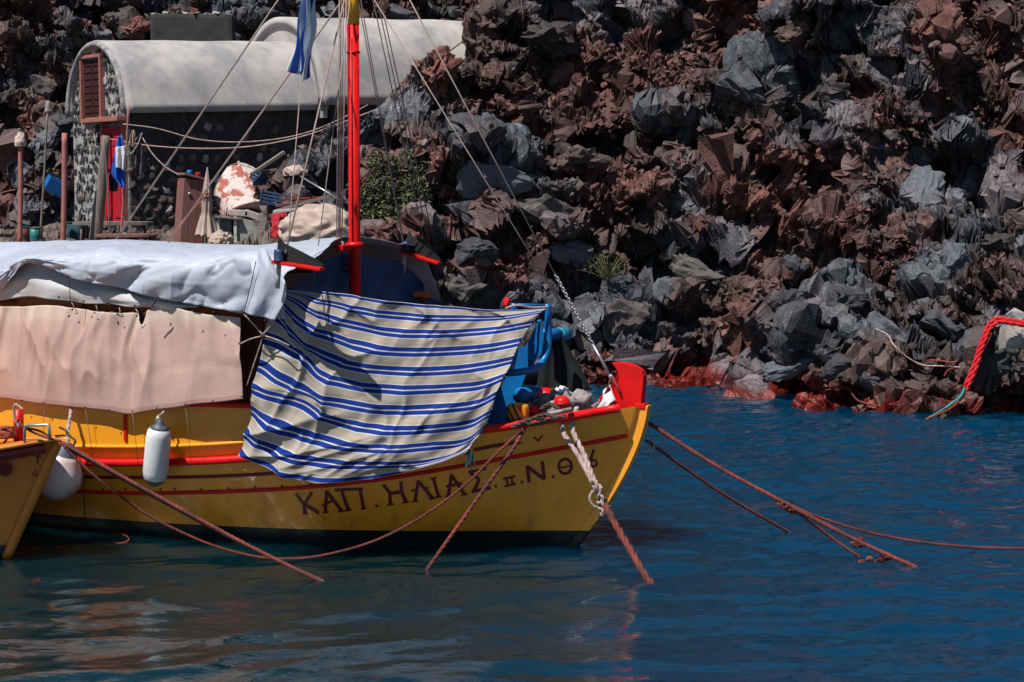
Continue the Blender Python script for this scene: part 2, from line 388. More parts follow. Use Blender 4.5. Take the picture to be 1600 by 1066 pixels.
# ------------------------------------------------------------------ terrain: lava cliff and terrace
def make_terrain():
    K = [  # x, ten (distance, height) points of the profile from below the water to the hilltop
        (-26, [(25, -1.5), (25.2, 0), (25.6, 1.5), (26.5, 2.05), (33, 2.15), (40.5, 2.5), (42.0, 3.2), (43.6, 6.2), (47, 8.4), (62, 17)]),
        (-9.4, [(25, -1.5), (25.2, 0), (25.6, 1.5), (26.5, 2.05), (33, 2.15), (40.5, 2.5), (42.0, 3.2), (43.6, 6.2), (47, 8.4), (62, 17)]),
        (-8.0, [(25, -1.5), (25.2, 0), (25.6, 1.5), (26.5, 2.05), (33, 2.15), (40.5, 2.5), (45.0, 2.8), (46.4, 6.2), (49, 8.8), (62, 17)]),
        (-4.9, [(26, -1.5), (26.2, 0), (26.6, 1.5), (27.5, 2.05), (33, 2.15), (38.5, 2.4), (46.0, 3.0), (47.6, 6.4), (50, 9.0), (62, 17)]),
        (-4.0, [(27.5, -1.5), (27.8, 0), (28.3, 1.5), (29.5, 2.05), (33.6, 2.35), (36, 3.75), (38.0, 3.6), (46.5, 4.8), (50, 8.6), (62, 17)]),
        (-3.2, [(29, -1.5), (29.3, 0), (30, 1.5), (31.2, 2.1), (34.2, 2.7), (36, 4.45), (37.4, 4.1), (46.5, 5.0), (50, 8.4), (62, 17)]),
        (-2.5, [(30, -1.5), (30.3, 0), (31, 1.5), (32.3, 2.3), (34.6, 3.4), (36, 4.85), (37.4, 4.4), (46.5, 5.2), (50, 8.4), (62, 17)]),
        (-1.55, [(31, -1.5), (31.3, 0), (32, 1.6), (33.3, 2.6), (34.8, 4.2), (36, 5.75), (37.4, 4.9), (46.5, 5.6), (50.5, 8.6), (62, 17)]),
        (-0.95, [(31.3, -1.5), (31.6, 0), (32.4, 1.6), (33.6, 2.8), (35, 4.3), (36.4, 5.45), (38, 5.6), (46, 7.0), (50.5, 9.4), (62, 17)]),
        (-0.5, [(31.5, -1.5), (31.9, 0), (32.8, 1.5), (34, 2.9), (35.3, 4.4), (36.8, 5.7), (38.5, 6.9), (41, 8.2), (47, 11), (62, 18)]),
        (1.0, [(31.8, -1.5), (32.5, 0), (33.2, 1.5), (34.3, 2.9), (35.8, 4.5), (37.5, 6), (39.3, 7.5), (42, 9.5), (48, 12.5), (62, 19)]),
        (2.2, [(31.6, -1.5), (32.4, 0), (33.0, 1.5), (34.0, 2.9), (35.4, 4.5), (37.0, 6), (39, 7.7), (42, 9.9), (48, 13), (62, 19)]),
        (3.6, [(30.4, -1.5), (31.2, 0), (31.7, 1.4), (32.8, 2.8), (34.4, 4.4), (36.2, 6), (38.3, 7.8), (41, 10), (47, 13), (62, 20)]),
        (4.6, [(28.6, -1.5), (29.4, 0), (30.3, 1.1), (31.7, 2.5), (33.4, 4.2), (35.2, 5.8), (37.3, 7.6), (40, 9.8), (46, 13), (62, 20)]),
        (5.6, [(27.3, -1.5), (28.0, 0), (29.0, 1.0), (30.6, 2.4), (32.4, 4.1), (34.3, 5.7), (36.4, 7.5), (39, 9.7), (45, 13), (62, 20)]),
        (7.0, [(27.0, -1.5), (27.6, 0), (28.4, 1.0), (29.9, 2.4), (31.8, 4.1), (33.8, 5.8), (36, 7.6), (38.6, 9.8), (45, 13), (62, 20)]),
        (9.0, [(25.2, -1.5), (25.9, 0), (26.7, 1.1), (28.6, 2.6), (30.8, 4.2), (33, 5.9), (35.4, 7.7), (38, 9.8), (45, 13), (62, 20)]),
        (30, [(20, -1.5), (20.8, 0), (21.8, 1.2), (24, 2.7), (27, 4.3), (30, 6), (33, 7.8), (36, 9.8), (43, 13), (62, 20)]),
    ]
    kx = np.array([k[0] for k in K], float); kp = np.array([k[1] for k in K], float)      # (n,10,2)
    xs = np.r_[np.linspace(-26, -11.9, 60), np.linspace(-11.8, 10.4, 960), np.linspace(10.6, 30, 70)]
    rows = [14, 62, 70, 80, 84, 84, 74, 50, 24]                                           # rows per profile segment
    ti = np.concatenate([[i + j / r for j in range(r)] for i, r in enumerate(rows)] + [[9.0]])
    prof = np.stack([np.stack([np.interp(xs, kx, kp[:, i, c]) for c in (0, 1)], -1) for i in range(10)], 0)   # (10,nx,2)
    Pt = hermite(np.arange(10.0), prof.reshape(10, -1), ti).reshape(len(ti), len(xs), 2)
    X = np.broadcast_to(xs, Pt.shape[:2]).copy(); Y = Pt[..., 0]; Z = Pt[..., 1]
    L = np.concatenate([np.zeros((1, len(xs))), np.cumsum(np.hypot(np.diff(Y, axis=0), np.diff(Z, axis=0)), axis=0)], 0)
    L = 0.35 * L + 0.65 * np.broadcast_to(L[:, len(xs) // 2][:, None], L.shape)
    # normals of the base surface
    dYt, dZt = np.gradient(Y, axis=0), np.gradient(Z, axis=0); ln = np.hypot(dYt, dZt) + 1e-9
    n = np.stack([np.zeros_like(X), -dZt / ln, dYt / ln], -1)
    dYx = np.gradient(Y, xs, axis=1); n[..., 0] = np.clip(dYx, -1, 1) * 0.5
    n /= np.linalg.norm(n, axis=-1)[..., None]
    slope = np.clip((dZt / ln - 0.15) / 0.35, 0, 1); slope = np.maximum(slope, np.where(X > -0.6, 0.55, 0.0))
    amp = 0.22 + 0.78 * slope
    # masks
    wx, wy = fbm(X * .7, L * .7, 3, 31) - .5, fbm(X * .7 + 40, L * .7, 3, 37) - .5
    u, v = X + 0.9 * wx, L + 0.9 * wy
    big = np.abs(fbm(u * .30 + 3, v * .42, 4, 61) - .5) * 2
    h1, e1, c1 = blocks(u * .55, v * .70, 71, 0.75, 1.0)
    ledge = fbm(u * .35, v * 1.15, 3, 141) - .5
    pits = np.clip((fbm(u * .62 + 7, v * .85, 3, 191) - .52) / .12, 0, 1)
    d = amp * (1.5 * (big - .38) + 2.2 * ledge + 0.75 * h1 - 1.0 * pits) - amp * 0.25 * np.exp(-(e1 / .08) ** 2)
    band = np.exp(-((X + 1.6) / 1.6) ** 2) * np.exp(-((Y - 36.2) / 1.1) ** 2)             # keep the ridge before the house in place
    d = d * (1 - 0.72 * band)
    P1 = np.stack([X, Y, Z], -1) + n * d[..., None]
    # re-space every column evenly along the displaced profile, then carve the fine relief in space
    seg = np.linalg.norm(np.diff(P1, axis=0), axis=-1); wt = np.where((Z[:-1] < 9.2) & (Y[:-1] < 52), 1.0, .10) * np.where(ti[:-1] < .7, .4, 1.0)[:, None] * np.where((ti[:-1, None] > 3) & (ti[:-1, None] < 5) & (X[:-1] < -4.2), .35, 1.0)
    seg = np.minimum(seg, .35) * wt
    A = np.concatenate([np.zeros((1, len(xs))), np.cumsum(seg, 0)], 0); NR = 690; tq = np.linspace(0, 1, NR)
    st = np.concatenate([P1, amp[..., None], slope[..., None], L[..., None]], -1); out = np.empty((NR, len(xs), 6))
    for j in range(len(xs)):
        al = A[:, j] / A[-1, j]
        for c in range(6): out[:, j, c] = np.interp(tq, al, st[:, j, c])
    seg = np.minimum(np.linalg.norm(np.diff(out[..., :3], axis=1), axis=-1), .30); A = np.concatenate([np.zeros((NR, 1)), np.cumsum(seg, 1)], 1); iq = np.linspace(0, 1, len(xs))
    d0 = np.diff(xs); d0 = np.r_[0, np.cumsum(np.where(d0 > .1, .023, d0))]; d0 /= d0[-1]
    sm = A / A[:, -1:]; ker = np.ones(15) / 15; smp = np.pad(sm, ((7, 7), (0, 0)), 'edge'); sm = sum(smp[i:i + NR] for i in range(15)) / 15; o2 = np.empty_like(out)
    for i in range(NR):
        al = .5 * d0 + .5 * sm[i]
        for c in range(6): o2[i, :, c] = np.interp(iq, al, out[i, :, c])
    out = o2
    P1, amp, slope, L = out[..., :3], out[..., 3], out[..., 4], out[..., 5]; X, Y, Z = P1[..., 0], P1[..., 1], P1[..., 2]
    ga, gb = np.gradient(P1, axis=1), np.gradient(P1, axis=0); n = np.cross(ga, gb); n /= np.linalg.norm(n, axis=-1)[..., None] + 1e-9
    for _ in range(2): n[1:-1, 1:-1] = n[1:-1, 1:-1] + .5 * (n[:-2, 1:-1] + n[2:, 1:-1] + n[1:-1, :-2] + n[1:-1, 2:])
    n /= np.linalg.norm(n, axis=-1)[..., None] + 1e-9
    W = P1 + .22 * (np.stack([fbm3(P1, 1.1, 2, 5), fbm3(P1, 1.1, 2, 15), fbm3(P1, 1.1, 2, 25)], -1) - .5) * 2
    low = np.clip((3.6 - Z) / 2.4, 0, 1)
    grey = np.clip((fbm3(W * np.array((.6, .6, .9)), 1.0, 3, 51) - 0.562 + 0.09 * low) / 0.05, 0, 1)   # smooth grey faces
    h2, e2, c2 = blocks3(W * np.array((1.15, 1.15, 1.6)), 83, 1.0, 0.8)
    h3, e3, c3 = blocks3(W * np.array((4.6, 4.6, 6.0)), 97, 0.9, 0.9)
    h4, e4, c4 = blocks3(P1 * np.array((12.0, 12.0, 15.0)), 113, 0.8, 1.3)
    f5 = fbm3(P1, 14.0, 3, 131) - .5
    u, v = W[..., 0], L
    rub = 1 - 0.80 * grey
    d = amp * (0.52 * h2 - .12 * np.exp(-(e2 / .10) ** 2) + rub * (0.10 * h3 + 0.042 * h4 + 0.20 * f5 + .14 * (fbm3(P1, 5.0, 3, 135) - .5) - .045 * np.exp(-(e3 / .14) ** 2)) + (1 - rub) * .05 * f5)
    band = np.exp(-((X + 1.6) / 1.6) ** 2) * np.exp(-((Y - 36.2) / 1.1) ** 2)
    d = d * (1 - .45 * band)
    P = P1 + n * d[..., None]
    c1 = c2
    # keep land out of the boat harbour and off the house
    # colours
    tone = np.clip(0.5 + 1.1 * (fbm3(W, .9, 4, 151) - .5) + 0.35 * (c2 - .5) + 0.25 * (c3 - .5), 0, 1)[..., None]
    redn = np.clip((fbm3(W, .55, 3, 161) - .42) * 5 + .7 * (c3 - .5), 0, 1)[..., None]
    dark = np.array((0.017, 0.015, 0.016)); brown = np.array((0.118, 0.072, 0.063)); red = np.array((0.175, 0.066, 0.051))
    rock = dark * (1 - tone) + (brown * (1 - redn * .75) + red * redn * .75) * tone
    g = np.array((0.026, 0.030, 0.037)) * (1 - c2[..., None]) + np.array((0.105, 0.113, 0.135)) * c2[..., None]
    g = g * (0.75 + .5 * fbm3(W, 2.2, 4, 171)[..., None]); g = g + 0.5 * redn * np.array((0.10, 0.02, 0.0)) * (c1[..., None])
    gc = np.clip((fbm3(W * np.array((.6, .6, .9)), 1.0, 3, 51) - 0.585 + 0.09 * low + .16 * (fbm3(P1, 3.0, 3, 195) - .5) + .05 * (c3 - .5)) / 0.10 + .5, 0, 1)[..., None]   # rust creeps over the grey faces
    col = rock * (1 - gc) + g * gc
    col = col * (0.78 + 0.44 * c4[..., None])
    wl = np.clip((0.42 + 0.30 * (fbm(X * 1.6, X * 0 + 3, 2, 181)[..., None] - .5) * 2 - P[..., 2:3]) / 0.18, 0, 1)   # red weed at the tide line
    wl = wl * np.clip((X[..., None] - 1.0) * 2, 0, 1) * np.clip((fbm3(P1, 1.3, 3, 185)[..., None] - .40) / .08, 0, 1)
    col = col * (1 - wl) + wl * (np.array((0.12, 0.011, 0.007)) * (0.4 + 1.1 * c3[..., None]))
    ter = np.clip(1 - slope, 0, 1)[..., None] * np.clip((-3.4 - X[..., None]) / .6, 0, 1) * np.clip((6 - Z[..., None]) / 1, 0, 1)
    col = col * (1 - ter * .8) + ter * .8 * np.array((0.13, 0.105, 0.09)) * (0.6 + .8 * c4[..., None])
    nr, nc = X.shape
    me = bpy.data.meshes.new('lava_cliff'); me.vertices.add(nr * nc); me.vertices.foreach_set('co', P.astype(np.float32).ravel())
    a = (np.arange(nr - 1)[:, None] * nc + np.arange(nc - 1)[None, :]).ravel()
    q = np.stack([a, a + 1, a + nc + 1, a + nc], -1).astype(np.int32)
    me.loops.add(q.size); me.loops.foreach_set('vertex_index', q.ravel())
    me.polygons.add(len(q)); me.polygons.foreach_set('loop_start', np.arange(0, q.size, 4, dtype=np.int32))
    me.update(calc_edges=True); me.polygons.foreach_set('use_smooth', np.zeros(len(q), bool))
    at_ = me.attributes.new('rock_colour', 'FLOAT_COLOR', 'POINT')
    at_.data.foreach_set('color', np.concatenate([col, np.maximum(wl, .6 * grey[..., None])], -1).astype(np.float32).ravel())
    m = bpy.data.materials.new('lava_rock'); m.use_nodes = True; N_, L_ = m.node_tree.nodes, m.node_tree.links; p = N_['Principled BSDF']
    an = N_.new('ShaderNodeAttribute'); an.attribute_name = 'rock_colour'
    tc = N_.new('ShaderNodeTexCoord'); nz = N_.new('ShaderNodeTexNoise'); nz.inputs['Scale'].default_value = 9; nz.inputs['Detail'].default_value = 9; nz.inputs['Roughness'].default_value = .7
    L_.new(tc.outputs['Object'], nz.inputs['Vector'])
    mr = N_.new('ShaderNodeMapRange'); mr.inputs[1].default_value = .3; mr.inputs[2].default_value = .7; mr.inputs[3].default_value = .55; mr.inputs[4].default_value = 1.45
    L_.new(nz.outputs[0], mr.inputs[0])
    mx = N_.new('ShaderNodeVectorMath'); mx.operation = 'SCALE'; L_.new(an.outputs['Color'], mx.inputs[0]); L_.new(mr.outputs[0], mx.inputs['Scale'])
    L_.new(mx.outputs[0], p.inputs['Base Color'])
    rr = N_.new('ShaderNodeMapRange'); rr.inputs[3].default_value = .6; rr.inputs[4].default_value = .42; L_.new(an.outputs['Alpha'], rr.inputs[0]); L_.new(rr.outputs[0], p.inputs['Roughness'])
    p.inputs['Specular IOR Level'].default_value = .28
    nb = N_.new('ShaderNodeTexNoise'); nb.inputs['Scale'].default_value = 26; nb.inputs['Detail'].default_value = 8; L_.new(tc.outputs['Object'], nb.inputs['Vector'])
    b = N_.new('ShaderNodeBump'); b.inputs['Strength'].default_value = .55; b.inputs['Distance'].default_value = .03
    L_.new(nb.outputs[0], b.inputs['Height']); L_.new(b.outputs[0], p.inputs['Normal'])
    me.materials.append(m); M['lava'] = m
    o = bpy.data.objects.new('lava_cliff', me); COL.objects.link(o); tag(o, kind='structure', label='rugged red brown lava cliff rising from the harbour')
    return o, P, n, col, grey
CLIFF, CP, CN, CCOL, CGREY = make_terrain()

_q = CP.reshape(-1, 3); _c, _s = math.cos(PITCH), math.sin(PITCH)
_dep = _q[:, 1] * _c - (_q[:, 2] - CAM_H) * _s
CPX = 800 + FPX * _q[:, 0] / _dep; CPY = 533 - FPX * (_q[:, 1] * _s + (_q[:, 2] - CAM_H) * _c) / _dep
def on_cliff(px, py, rad=7):             # nearest piece of cliff seen there
    k = np.nonzero((np.abs(CPX - px) < rad) & (np.abs(CPY - py) < rad))[0]
    if len(k) == 0: return on_cliff(px, py, rad * 2)
    i = k[np.argmin(_q[k, 1])]; return V(_q[i]), V(CN.reshape(-1, 3)[i]), i
def ground_z(x, y):
    k = np.argmin((_q[:, 0] - x) ** 2 + (_q[:, 1] - y) ** 2); return float(_q[k, 2])

# boulders: angular blocks lying in the cliff
def rock_mesh(seed, npts, rough, sub, m, name='boulder', colour=None):
    rnd = random.Random(seed); bm = bmesh.new()
    for _ in range(npts):
        v = V((rnd.gauss(0, 1), rnd.gauss(0, 1), rnd.gauss(0, 1))).normalized() * rnd.uniform(.75, 1.05)
        bm.verts.new(v)
    r = bmesh.ops.convex_hull(bm, input=bm.verts)
    bmesh.ops.delete(bm, geom=[g for g in r['geom_interior'] if isinstance(g, bmesh.types.BMVert)], context='VERTS')
    if sub:
        bmesh.ops.subdivide_edges(bm, edges=bm.edges[:], cuts=sub, use_grid_fill=True)
        for v in bm.verts:
            q = v.co * 2.3 + V((seed * 3.1, 0, 0))
            v.co *= 1 + rough * mnoise.fractal(q, 0.8, 2.2, 4) + .5 * rough * (mnoise.cell(v.co * 4.0) - .5)
    bmesh.ops.triangulate(bm, faces=bm.faces[:])
    me = bpy.data.meshes.new(name); bm.to_mesh(me); bm.free()
    if m: me.materials.append(m)
    if colour is not None:
        at_ = me.attributes.new('rock_colour', 'FLOAT_COLOR', 'POINT')
        c = np.empty((len(me.vertices), 4)); c[:, :3] = colour; c[:, 3] = 0; at_.data.foreach_set('color', c.astype(np.float32).ravel())
    return me
GREYC = [(0.100, 0.107, 0.127), (0.055, 0.06, 0.072), (0.105, 0.088, 0.084), (0.04, 0.043, 0.05)]
BRNC = [(0.135, 0.076, 0.064), (0.085, 0.056, 0.050), (0.045, 0.035, 0.034), (0.165, 0.066, 0.050)]
G_ROCKS = [rock_mesh(i, 15, .17, 4, M['lava'], colour=GREYC[i % 4]) for i in range(12)]
B_ROCKS = [rock_mesh(40 + i, 17, .34, 4, M['lava'], colour=BRNC[i % 4]) for i in range(12)]
def boulder(px, py, wpx, hpx, kind, k, tilt=0.0, sink=.55):
    p, nrm, i = on_cliff(px, py); sx = wpx / FPX * p.y / 2; sz = hpx / FPX * p.y / 2; sy = min(sx, sz) * .9 + .1 * max(sx, sz)
    o = bpy.data.objects.new('boulder', (G_ROCKS if kind == 'g' else B_ROCKS)[k % 12])
    o.location = p + V((0, sy * sink, 0)); o.scale = (sx, sy, sz); o.rotation_euler = (0, tilt, random.choice((0, 1.57, 3.14, 4.71)) * 0 + random.uniform(-.5, .5))
    COL.objects.link(o); o.parent = CLIFF
    return o
BIG = [  # photo position, size, kind: the blocks one can point at
    (770, 285, 190, 85, 'g', 0, .10), (720, 330, 130, 80, 'g', 1, .3), (850, 320, 110, 60, 'g', 2, .2),
    (1370, 240, 150, 75, 'g', 3, .25), (1440, 290, 90, 100, 'g', 4, .5), (1155, 145, 100, 90, 'g', 5, .1), (1140, 205, 90, 110, 'b', 1, .2),
    (1095, 420, 110, 62, 'g', 6, .35), (1250, 345, 60, 60, 'b', 2, .1), (1150, 330, 80, 50, 'b', 3, .2), (975, 500, 95, 85, 'g', 2, .1),
    (925, 520, 70, 90, 'g', 10, -.2), (1040, 530, 60, 80, 'b', 5, .2), (1240, 420, 60, 70, 'g', 9, .1), (1330, 470, 80, 75, 'g', 7, -.1),
    (1400, 520, 130, 80, 'g', 0, .5), (1470, 515, 90, 80, 'g', 5, .2), (1370, 590, 90, 80, 'g', 1, -.2), (1235, 580, 130, 50, 'g', 8, -.35),
    (1320, 570, 90, 50, 'g', 3, -.2), (1555, 560, 90, 110, 'g', 7, .2), (1500, 400, 70, 60, 'g', 4, .2), (1560, 380, 70, 50, 'b', 6, .1),
    (1300, 130, 80, 60, 'b', 7, .2), (1480, 130, 90, 70, 'b', 8, .1), (1250, 50, 110, 60, 'b', 9, .1), (1440, 60, 110, 60, 'b', 10, -.1),
    (1000, 60, 100, 60, 'b', 11, .1), (880, 120, 110, 70, 'b', 0, .2), (960, 200, 110, 80, 'b', 1, -.1), (820, 200, 100, 80, 'b', 2, .1),
    (680, 115, 85, 90, 'b', 3, .1), (740, 140, 90, 60, 'b', 4, .1), (640, 210, 80, 60, 'b', 5, .0), (850, 60, 110, 70, 'b', 6, .0),
    (1060, 250, 110, 80, 'b', 7, .1), (1010, 310, 90, 60, 'b', 8, .1), (900, 260, 100, 60, 'b', 9, .1), (1560, 220, 90, 120, 'b', 10, .0),
    (1540, 60, 90, 80, 'b', 11, .0), (740, 400, 90, 80, 'g', 11, .0), (720, 450, 80, 60, 'g', 6, .2), (800, 430, 80, 70, 'b', 1, .1),
    (880, 400, 90, 60, 'g', 8, .1), (60, 130, 70, 60, 'g', 2, .1), (30, 270, 60, 70, 'g', 0, .3), (90, 190, 50, 50, 'g', 9, .1), (50, 60, 80, 50, 'b', 2, .0),
    (200, 40, 60, 40, 'b', 3, .0), (420, 25, 60, 40, 'g', 3, .0), (620, 30, 80, 40, 'g', 5, .0), (30, 330, 60, 40, 'g', 10, .0)]
for k in BIG:
    if k[4] == 'b' and k[5] % 3: continue
    boulder(*k)
_r2 = random.Random(5)
for i in range(26):
    px, py = _r2.uniform(580, 1600), _r2.uniform(0, 600)
    if px < 760 and py < 140: continue
    s = _r2.choice((14, 16, 18, 22, 26, 34)); g = _r2.random() < (.28 + .4 * (py / 600))
    boulder(px, py, s * _r2.uniform(.8, 1.6), s * _r2.uniform(.6, 1.0), 'g' if g else 'b', _r2.randrange(12), _r2.uniform(-.5, .5), .5)
for i in range(26):
    px, py = _r2.uniform(0, 560), _r2.uniform(0, 60) if i % 2 else _r2.uniform(0, 330)
    if px > 90 and py > 45: continue
    s = _r2.choice((16, 22, 28, 34)); boulder(px, py, s * 1.3, s, 'g' if i % 3 == 0 else 'b', i, _r2.uniform(-.5, .5), .25)

# clinker: loose stones too many to count
def make_clinker():
    tmpl = []
    for i in range(14):
        me = rock_mesh(100 + i, 9, 0, 0, None, 'tmp'); vv = np.array([tuple(v.co) for v in me.vertices]); ff = np.array([tuple(p.vertices) for p in me.polygons]); bpy.data.meshes.remove(me); tmpl.append((vv, ff))
    vis = np.nonzero((CPX > -60) & (CPX < 1660) & (CPY > -60) & (CPY < 640) & (_q[:, 2] > 0.35) & ~((_q[:, 0] < -3.2) & (_q[:, 1] < 41.5) & (_q[:, 2] < 2.9) & (RNG.random(len(_q)) < .9)))[0]
    g = CGREY.ravel()[vis]; vis = vis[RNG.random(len(vis)) > g * .93]
    pick = RNG.choice(vis, 20000, replace=False); Vs, Fs, Cs = [], [], []; off = 0
    nn = CN.reshape(-1, 3); cc = CCOL.reshape(-1, 3)
    for j in pick:
        vv, ff = tmpl[RNG.integers(14)]; s = 0.018 + 0.075 * RNG.random() ** 3.5
        ang = RNG.random(3) * 6.28; R_ = np.array(Matrix.Rotation(ang[0], 3, 'X') @ Matrix.Rotation(ang[1], 3, 'Z'))
        Vs.append((vv * s * (0.7 + .6 * RNG.random(3))) @ R_.T + _q[j] + nn[j] * s * .25); Fs.append(ff + off); off += len(vv)
        base = cc[j] * .8 + .2 * np.array(BRNC[RNG.integers(4)]) if RNG.random() < .9 else np.array(GREYC[RNG.integers(4)])
        Cs.append(np.tile(np.r_[base * RNG.uniform(.7, 1.5), 0], (len(vv), 1)))
    Vs = np.concatenate(Vs); Fs = np.concatenate(Fs); Cs = np.concatenate(Cs)
    me = bpy.data.meshes.new('clinker'); me.from_pydata(Vs.tolist(), [], Fs.tolist()); me.materials.append(M['lava'])
    at_ = me.attributes.new('rock_colour', 'FLOAT_COLOR', 'POINT'); at_.data.foreach_set('color', Cs.astype(np.float32).ravel())
    o = bpy.data.objects.new('rubble', me); COL.objects.link(o); o.parent = CLIFF; o['kind'] = 'stuff'
make_clinker()

# ------------------------------------------------------------------ water
def make_water():
    def grade(a, b, d0, far, n):
        mid = np.arange(a, b, d0); g = d0 * 1.22 ** np.arange(1, n + 1); c = np.cumsum(g)
        return np.r_[(a - c[::-1]), mid, mid[-1] + c]
    xs = grade(-7.5, 9.5, 0.05, 0, 40); ys = grade(11.5, 34.0, 0.05, 0, 40)
    X, Y = np.meshgrid(xs, ys)
    wx = fbm(X * .35, Y * .35, 3, 201) - .5
    lee = np.clip((X - .2 + .25 * (Y - 17) + 1.5 * wx) / 3.0, 0, 1)          # sheltered by the boats, ruffled outside
    Z = np.zeros_like(X); rng = np.random.default_rng(4)
    for lam, amp, k in ((2.6, .012, 3), (1.25, .012, 5), (.62, .0058, 7), (.36, .0030, 8), (.22, .0012, 9)):
        for _ in range(k):
            a = rng.normal(math.pi / 2 + .25, .55); kx, ky = math.cos(a) * 2 * math.pi / lam, math.sin(a) * 2 * math.pi / lam
            l = rng.uniform(.8, 1.25); ph = rng.uniform(0, 6.28)
            mod = (.4 + 1.2 * fbm(X / (lam * 3) + ph, Y / (lam * 3), 2, 211)) * (1 + (2.6 if lam < .5 else 1.3 if lam < 1 else .2) * lee)
            sn = np.sin(l * (kx * X + ky * Y) + ph + 2.4 * wx * 2.6 / lam ** .5); Z += amp / k ** .5 * mod * (sn - .25 * np.cos(2 * np.arcsin(np.clip(sn, -1, 1))))
    fade = np.clip(1.3 - np.hypot(X, Y - 20) / 40, 0, 1); Z *= fade
    nr, nc = X.shape; a = (np.arange(nr - 1)[:, None] * nc + np.arange(nc - 1)[None, :]).ravel()
    me = bpy.data.meshes.new('water'); me.vertices.add(nr * nc); me.vertices.foreach_set('co', np.stack([X, Y, Z], -1).astype(np.float32).ravel())
    q = np.stack([a, a + 1, a + nc + 1, a + nc], -1).astype(np.int32)
    me.loops.add(q.size); me.loops.foreach_set('vertex_index', q.ravel()); me.polygons.add(len(q)); me.polygons.foreach_set('loop_start', np.arange(0, q.size, 4, dtype=np.int32))
    me.update(calc_edges=True); me.polygons.foreach_set('use_smooth', np.ones(len(q), bool))
    m = bpy.data.materials.new('harbour_water'); m.use_nodes = True; N_, L_ = m.node_tree.nodes, m.node_tree.links; p = N_['Principled BSDF']
    p.inputs['Roughness'].default_value = .03; p.inputs['IOR'].default_value = 1.45; p.inputs['Specular IOR Level'].default_value = .9
    p.subsurface_method = 'BURLEY'; p.inputs['Subsurface Weight'].default_value = 1.0; p.inputs['Subsurface Radius'].default_value = (.3, 1.0, 1.0); p.inputs['Subsurface Scale'].default_value = 1.0
    tc = N_.new('ShaderNodeTexCoord'); mp = N_.new('ShaderNodeMapping'); mp.inputs['Scale'].default_value = (1.0, 1.7, 1); L_.new(tc.outputs['Object'], mp.inputs[0])
    sx = N_.new('ShaderNodeSeparateXYZ'); L_.new(tc.outputs['Object'], sx.inputs[0])                 # dark green by the boats is hull reflection painted into base colour; blue outside
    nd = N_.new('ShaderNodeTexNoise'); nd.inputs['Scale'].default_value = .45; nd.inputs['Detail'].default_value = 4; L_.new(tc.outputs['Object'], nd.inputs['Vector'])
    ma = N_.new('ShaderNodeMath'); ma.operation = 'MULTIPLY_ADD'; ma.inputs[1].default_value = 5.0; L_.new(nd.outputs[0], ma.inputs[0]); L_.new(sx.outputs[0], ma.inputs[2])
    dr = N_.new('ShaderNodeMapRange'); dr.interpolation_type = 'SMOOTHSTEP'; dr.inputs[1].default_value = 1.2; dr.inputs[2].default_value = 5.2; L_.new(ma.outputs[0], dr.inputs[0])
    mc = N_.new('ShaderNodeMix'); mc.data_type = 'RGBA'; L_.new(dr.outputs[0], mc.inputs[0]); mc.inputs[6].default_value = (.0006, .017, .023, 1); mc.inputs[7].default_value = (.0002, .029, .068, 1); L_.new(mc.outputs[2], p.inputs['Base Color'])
    n2 = N_.new('ShaderNodeTexNoise'); n2.inputs['Scale'].default_value = 5.5; n2.inputs['Detail'].default_value = 4; n2.inputs['Distortion'].default_value = .7; L_.new(mp.outputs[0], n2.inputs['Vector'])
    b = N_.new('ShaderNodeBump'); b.inputs['Strength'].default_value = .13; b.inputs['Distance'].default_value = .05; L_.new(n2.outputs[0], b.inputs['Height']); L_.new(b.outputs[0], p.inputs['Normal'])
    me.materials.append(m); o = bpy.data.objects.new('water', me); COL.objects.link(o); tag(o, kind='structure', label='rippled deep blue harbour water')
make_water()

# ------------------------------------------------------------------ the yellow fishing boat
BOAT = empty('fishing_boat', B(-5.5, 0, 0)); tag(BOAT, 'yellow wooden fishing boat with red rails, red mast and upright red stem head', 'boat')

def hull_mesh(place, name, parent, m_top, m_boot, zboot, sc_=1.0, smooth=True):
    S = np.r_[np.linspace(0, .5, 10)[:-1], np.linspace(.5, 10.5, 70), np.linspace(10.5, 11, 8)[1:]]
    zl = [-.54, -.45, -.3, -.15, 0, .07, zboot, zboot + .004] + list(np.linspace(zboot + .05, 1, 16))
    verts, faces, mi = [], [], []
    for sgn in (1, -1):
        o = len(verts)
        for s in S:
            zs = sheer_z(s)
            for j, z in enumerate(zl):
                zz = z if j < 8 else zboot + (zs - zboot) * ((z - zboot) / (1 - zboot))
                u = u_stem(zz) + (u_stern(zz) - u_stem(zz)) * s / 11
                verts.append(place(u * sc_, sgn * breadth(s, zz) * sc_, zz * sc_))
        n = len(zl)
        for i in range(len(S) - 1):
            for j in range(n - 1):
                a = o + i * n + j; q = (a, a + n, a + n + 1, a + 1)
                faces.append(q if sgn < 0 else q[::-1]); mi.append(1 if j < 6 else 0)
    # close the stem and the stern between the two sides
    n = len(zl); half = len(S) * n
    for base in (0, (len(S) - 1) * n):
        for j in range(n - 1):
            a, b = base + j, base + half + j; q = (a, b, b + 1, a + 1)
            faces.append(q if base == 0 else q[::-1]); mi.append(1 if j < 6 else 0)
    o = mesh_obj(name, verts, faces, m_top, parent, smooth=smooth)
    o.data.materials.append(m_boot); o.data.polygons.foreach_set('material_index', mi); return o
HULL = hull_mesh(B, 'hull', BOAT, M['hull_low'], M['antifoul'], 0.15)

